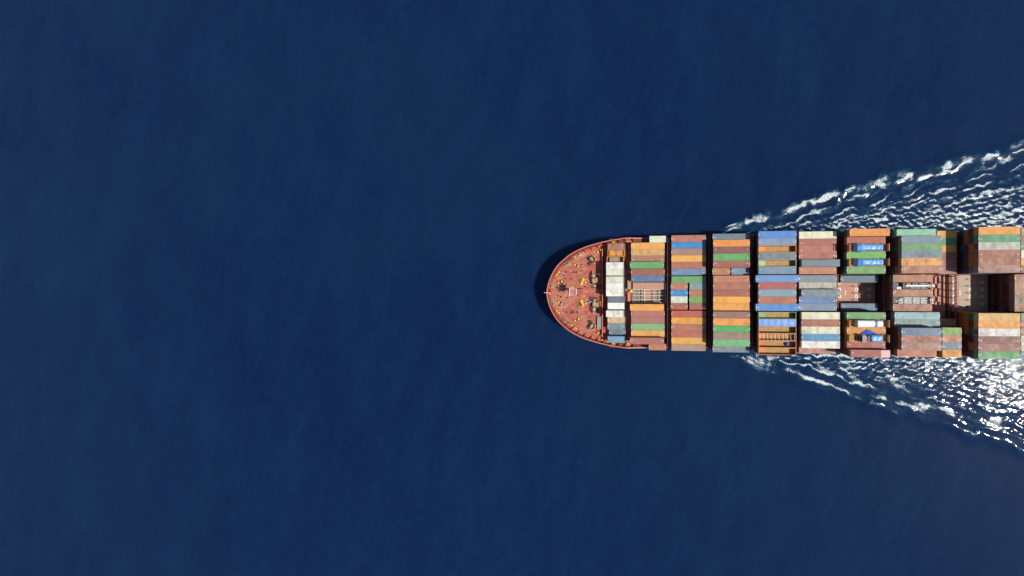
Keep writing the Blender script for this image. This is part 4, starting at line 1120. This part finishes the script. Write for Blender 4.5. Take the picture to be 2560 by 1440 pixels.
# two dismantled cranes on flat racks amid the eighth bay
def crane_cargo(row, kind, label, rlabel):
    cx, y, z, hl = flat_rack(7, row, (120,70,62), rlabel)
    r = empty('crane_assembly', (cx, y, z)); tag(r, label, 'crane', 'dismantled cranes on flat racks')
    MB().box(-hl+0.4, hl-0.2, -1.0, 1.0, 0, 0.7).build('chassis', M['navy'], r)
    if kind == 0:
        MB().box(-hl+0.5, -hl+1.6, -1.1, 1.1, 0.7, 1.6).build('front_housing', M['navy'], r)
        MB().cyl((-hl+1.5, -0.75, 1.2), (-hl+2.9, -0.75, 1.2), 0.5, n=16).build('tank', M['white'], r)
        MB().box(-hl+3.3, -hl+4.1, -1.0, 1.0, 0.7, 1.9).build('cab', M['steel'], r)
        MB().box(-hl+4.7, -hl+5.9, 0.35, 0.95, 0.7, 1.5).build('power_unit', M['red'], r)
        MB().box(-hl+4.4, hl+0.9, -0.24, 0.24, 1.25, 1.75).build('boom', M['white'], r)
        for yy in (0.7, -0.75): MB().box(-hl+6.2, hl-0.4, yy-0.22, yy+0.22, 0.7, 1.0).build('side_deck', M['grey'], r)
        for xx in (-hl+3.1, -hl+4.3, 1.8, 3.4): MB().bar((xx, -1.15, 1.2), (xx, 1.15, 1.2), 0.12).build('cross_tie', M['tan'], r)
        g = MB(); g.bar((hl-1.2, -0.9, 1.1), (hl+0.4, 0, 1.4), 0.16); g.bar((hl-1.2, 0.9, 1.1), (hl+0.4, 0, 1.4), 0.16); g.build('head_struts', M['white'], r)
        MB().cyl((hl+0.95, -0.3, 1.5), (hl+0.95, 0.3, 1.5), 0.32, n=12).build('head_sheave', M['white'], r)
        for xx in (0.4, 2.6): MB().box(xx, xx+0.7, 0.4, 0.95, 1.0, 1.4).build('bracket', M['navy'], r)
    else:
        for yy, x0, x1, w in ((0.85, -2.6, hl-0.7, 0.16), (0.55, -3.2, hl-0.6, 0.13), (0.2, -3.6, hl-0.8, 0.13), (-0.15, -hl+1.3, hl-0.6, 0.18), (-0.5, -3.0, hl-1.4, 0.13), (-0.95, -hl+2.2, hl+1.1, 0.26)):
            MB().box(x0, x1, yy - w/2, yy + w/2, 0.9, 0.9 + w).build('boom_tube', M['white'], r)
        for k in range(7):
            xx = -3.4 + k * 1.35; MB().bar((xx, -0.95, 1.15), (xx + 0.5, 0.85, 1.15), 0.10).build('lattice_bar', M['white'], r)
        for xx in (-2.2, 0.6, 3.2): MB().bar((xx, -1.1, 1.3), (xx, 1.1, 1.3), 0.12).build('cross_tie', M['tan'], r)
        MB().cyl((hl-0.2, 0.15, 1.1), (hl+0.2 + 0.5, 0.15, 1.1), 0.55, n=16).build('cable_drum', M['white'], r)
        MB().box(-hl+0.4, -hl+1.1, -1.0, 1.0, 0.7, 1.5).build('front_housing', M['navy'], r)
        g = MB()
        for k in range(6): g.bar((-hl+1.2 + k*0.3, -0.9 + 0.3*k, 1.2), (-hl+1.7 + k*0.3, -0.5 + 0.22*k, 1.4), 0.14)
        g.build('linkage', M['white'], r)
        MB().bar((hl+1.0, -1.25, 1.05), (hl+1.0, -0.65, 1.05), 0.12).build('tip_bar', M['white'], r)
crane_cargo(8, 0, 'dismantled crane with single white boom and red power unit on flat rack', 'dark brown flat rack under the crane with a red power unit')
crane_cargo(10, 1, 'dismantled crane of parallel white boom tubes with white cable drum', 'dark brown flat rack under the bundle of white boom tubes')

# ------------------------------------------------------------------ centre of the second bay: panels, frame and crates
hz = 174.6; zc = H - hz
xa, yt = PX(1582, 706.5, hz); xb, yb_ = PX(1667, 723.5, hz)
fr = empty('timber_platform', ((xa + xb)/2, (yt + yb_)/2, ZF)); tag(fr, 'weathered tan platform of three wide panels beside the slate blue container', 'platform')
Lp = xb - xa
MB().box(-Lp/2+0.1, Lp/2-0.1, -1.0, 1.0, 0, zc - ZF - 0.12).build('base', M['shipbrown'], fr)
for a, b in ((0, 0.22), (0.22, 0.775), (0.775, 1.0)):
    MB().box(-Lp/2 + Lp*a + 0.02, -Lp/2 + Lp*b - 0.02, -(yt-yb_)/2, (yt-yb_)/2, zc - ZF - 0.12, zc - ZF).build('panel', M['hatch'], fr)
xa, yt = PX(1582.5, 723.9, 176); xb, yb_ = PX(1664, 757, 176)
fr = empty('cargo_pallet_frame', ((xa+xb)/2, (yt+yb_)/2, ZF)); tag(fr, 'white railed steel frame holding rows of grey crates, second bay', 'frame')
Lp, Wp = xb - xa, yt - yb_
MB().box(-Lp/2, Lp/2, -Wp/2, Wp/2, 0, 0.25).build('base', M['hatch'], fr)
for s in (-0.5, -0.14, 0.14, 0.5): MB().bar((Lp*s, -Wp/2, 1.7), (Lp*s, Wp/2, 1.7), 0.14).build('cross_bar', M['white'], fr)
for s in (-0.5, -0.24, 0.04, 0.28, 0.5): MB().bar((-Lp/2, Wp*s, 1.72), (Lp/2, Wp*s, 1.72), 0.14).build('long_bar', M['white'], fr)
for sx in (-0.5, 0.5):
    for sy in (-0.5, 0.5): MB().bar((Lp*sx, Wp*sy, 0.25), (Lp*sx, Wp*sy, 1.7), 0.16).build('corner_post', M['white'], fr)
crate = MB(); crate.box(-0.52, 0.52, -0.42, 0.42, 0.08, 0.95)
for s in (-0.4, 0, 0.4): crate.box(-0.56, 0.56, s-0.07, s+0.07, 0, 0.08); crate.box(-0.54, 0.54, s-0.05, s+0.05, 0.95, 0.99)
cm = crate.mesh('cargo_crate', M['crate'])
for gx in (1584.5, 1592.8, 1602.5, 1635, 1644, 1653.5):
    for gy in (728, 735.5, 743.0, 751.0):
        x, yv = PX(gx + 4, gy, 177); o = put('cargo_crate', cm, None, None, (x, yv, ZF + 0.25), random.uniform(-0.05, 0.05))
        o.scale = (1, 1, random.uniform(0.8, 1.1))
        tag(o, 'small grey crate packed inside the white railed frame behind the white containers', 'crate', 'grey crates in the white railed frame')
# fittings standing between the first two bays
x, yv = PX(1573, 712, 174); o = empty('deck_locker', (x, yv, ZD), ship); MB().box(-0.6, 0.6, -1.7, 1.7, 0, 3.6).build('body', M['hatch'], o); MB().box(-0.66, 0.66, -1.76, 1.76, 3.6, 3.7).build('lid', M['tan'], o)
x, yv = PX(1577, 728, 176); o = empty('hose_reel', (x, yv, ZD), ship); MB().cyl((0, -0.5, 0.9), (0, 0.5, 0.9), 0.7, n=14).build('reel', M['yellow'], o); MB().box(-0.5, 0.5, -0.6, 0.6, 0, 0.5).build('stand', M['steel'], o)
x, yv = PX(1572.5, 742, 176); o = empty('deck_locker', (x, yv, ZD), ship); MB().box(-0.5, 0.5, -1.9, 1.9, 0, 1.8).build('body', M['bracket'], o); MB().box(-0.55, 0.55, -1.95, 1.95, 1.8, 1.9).build('lid', M['cap'], o)
print('containers in lower tiers', n_low, 'tops', len(ST))
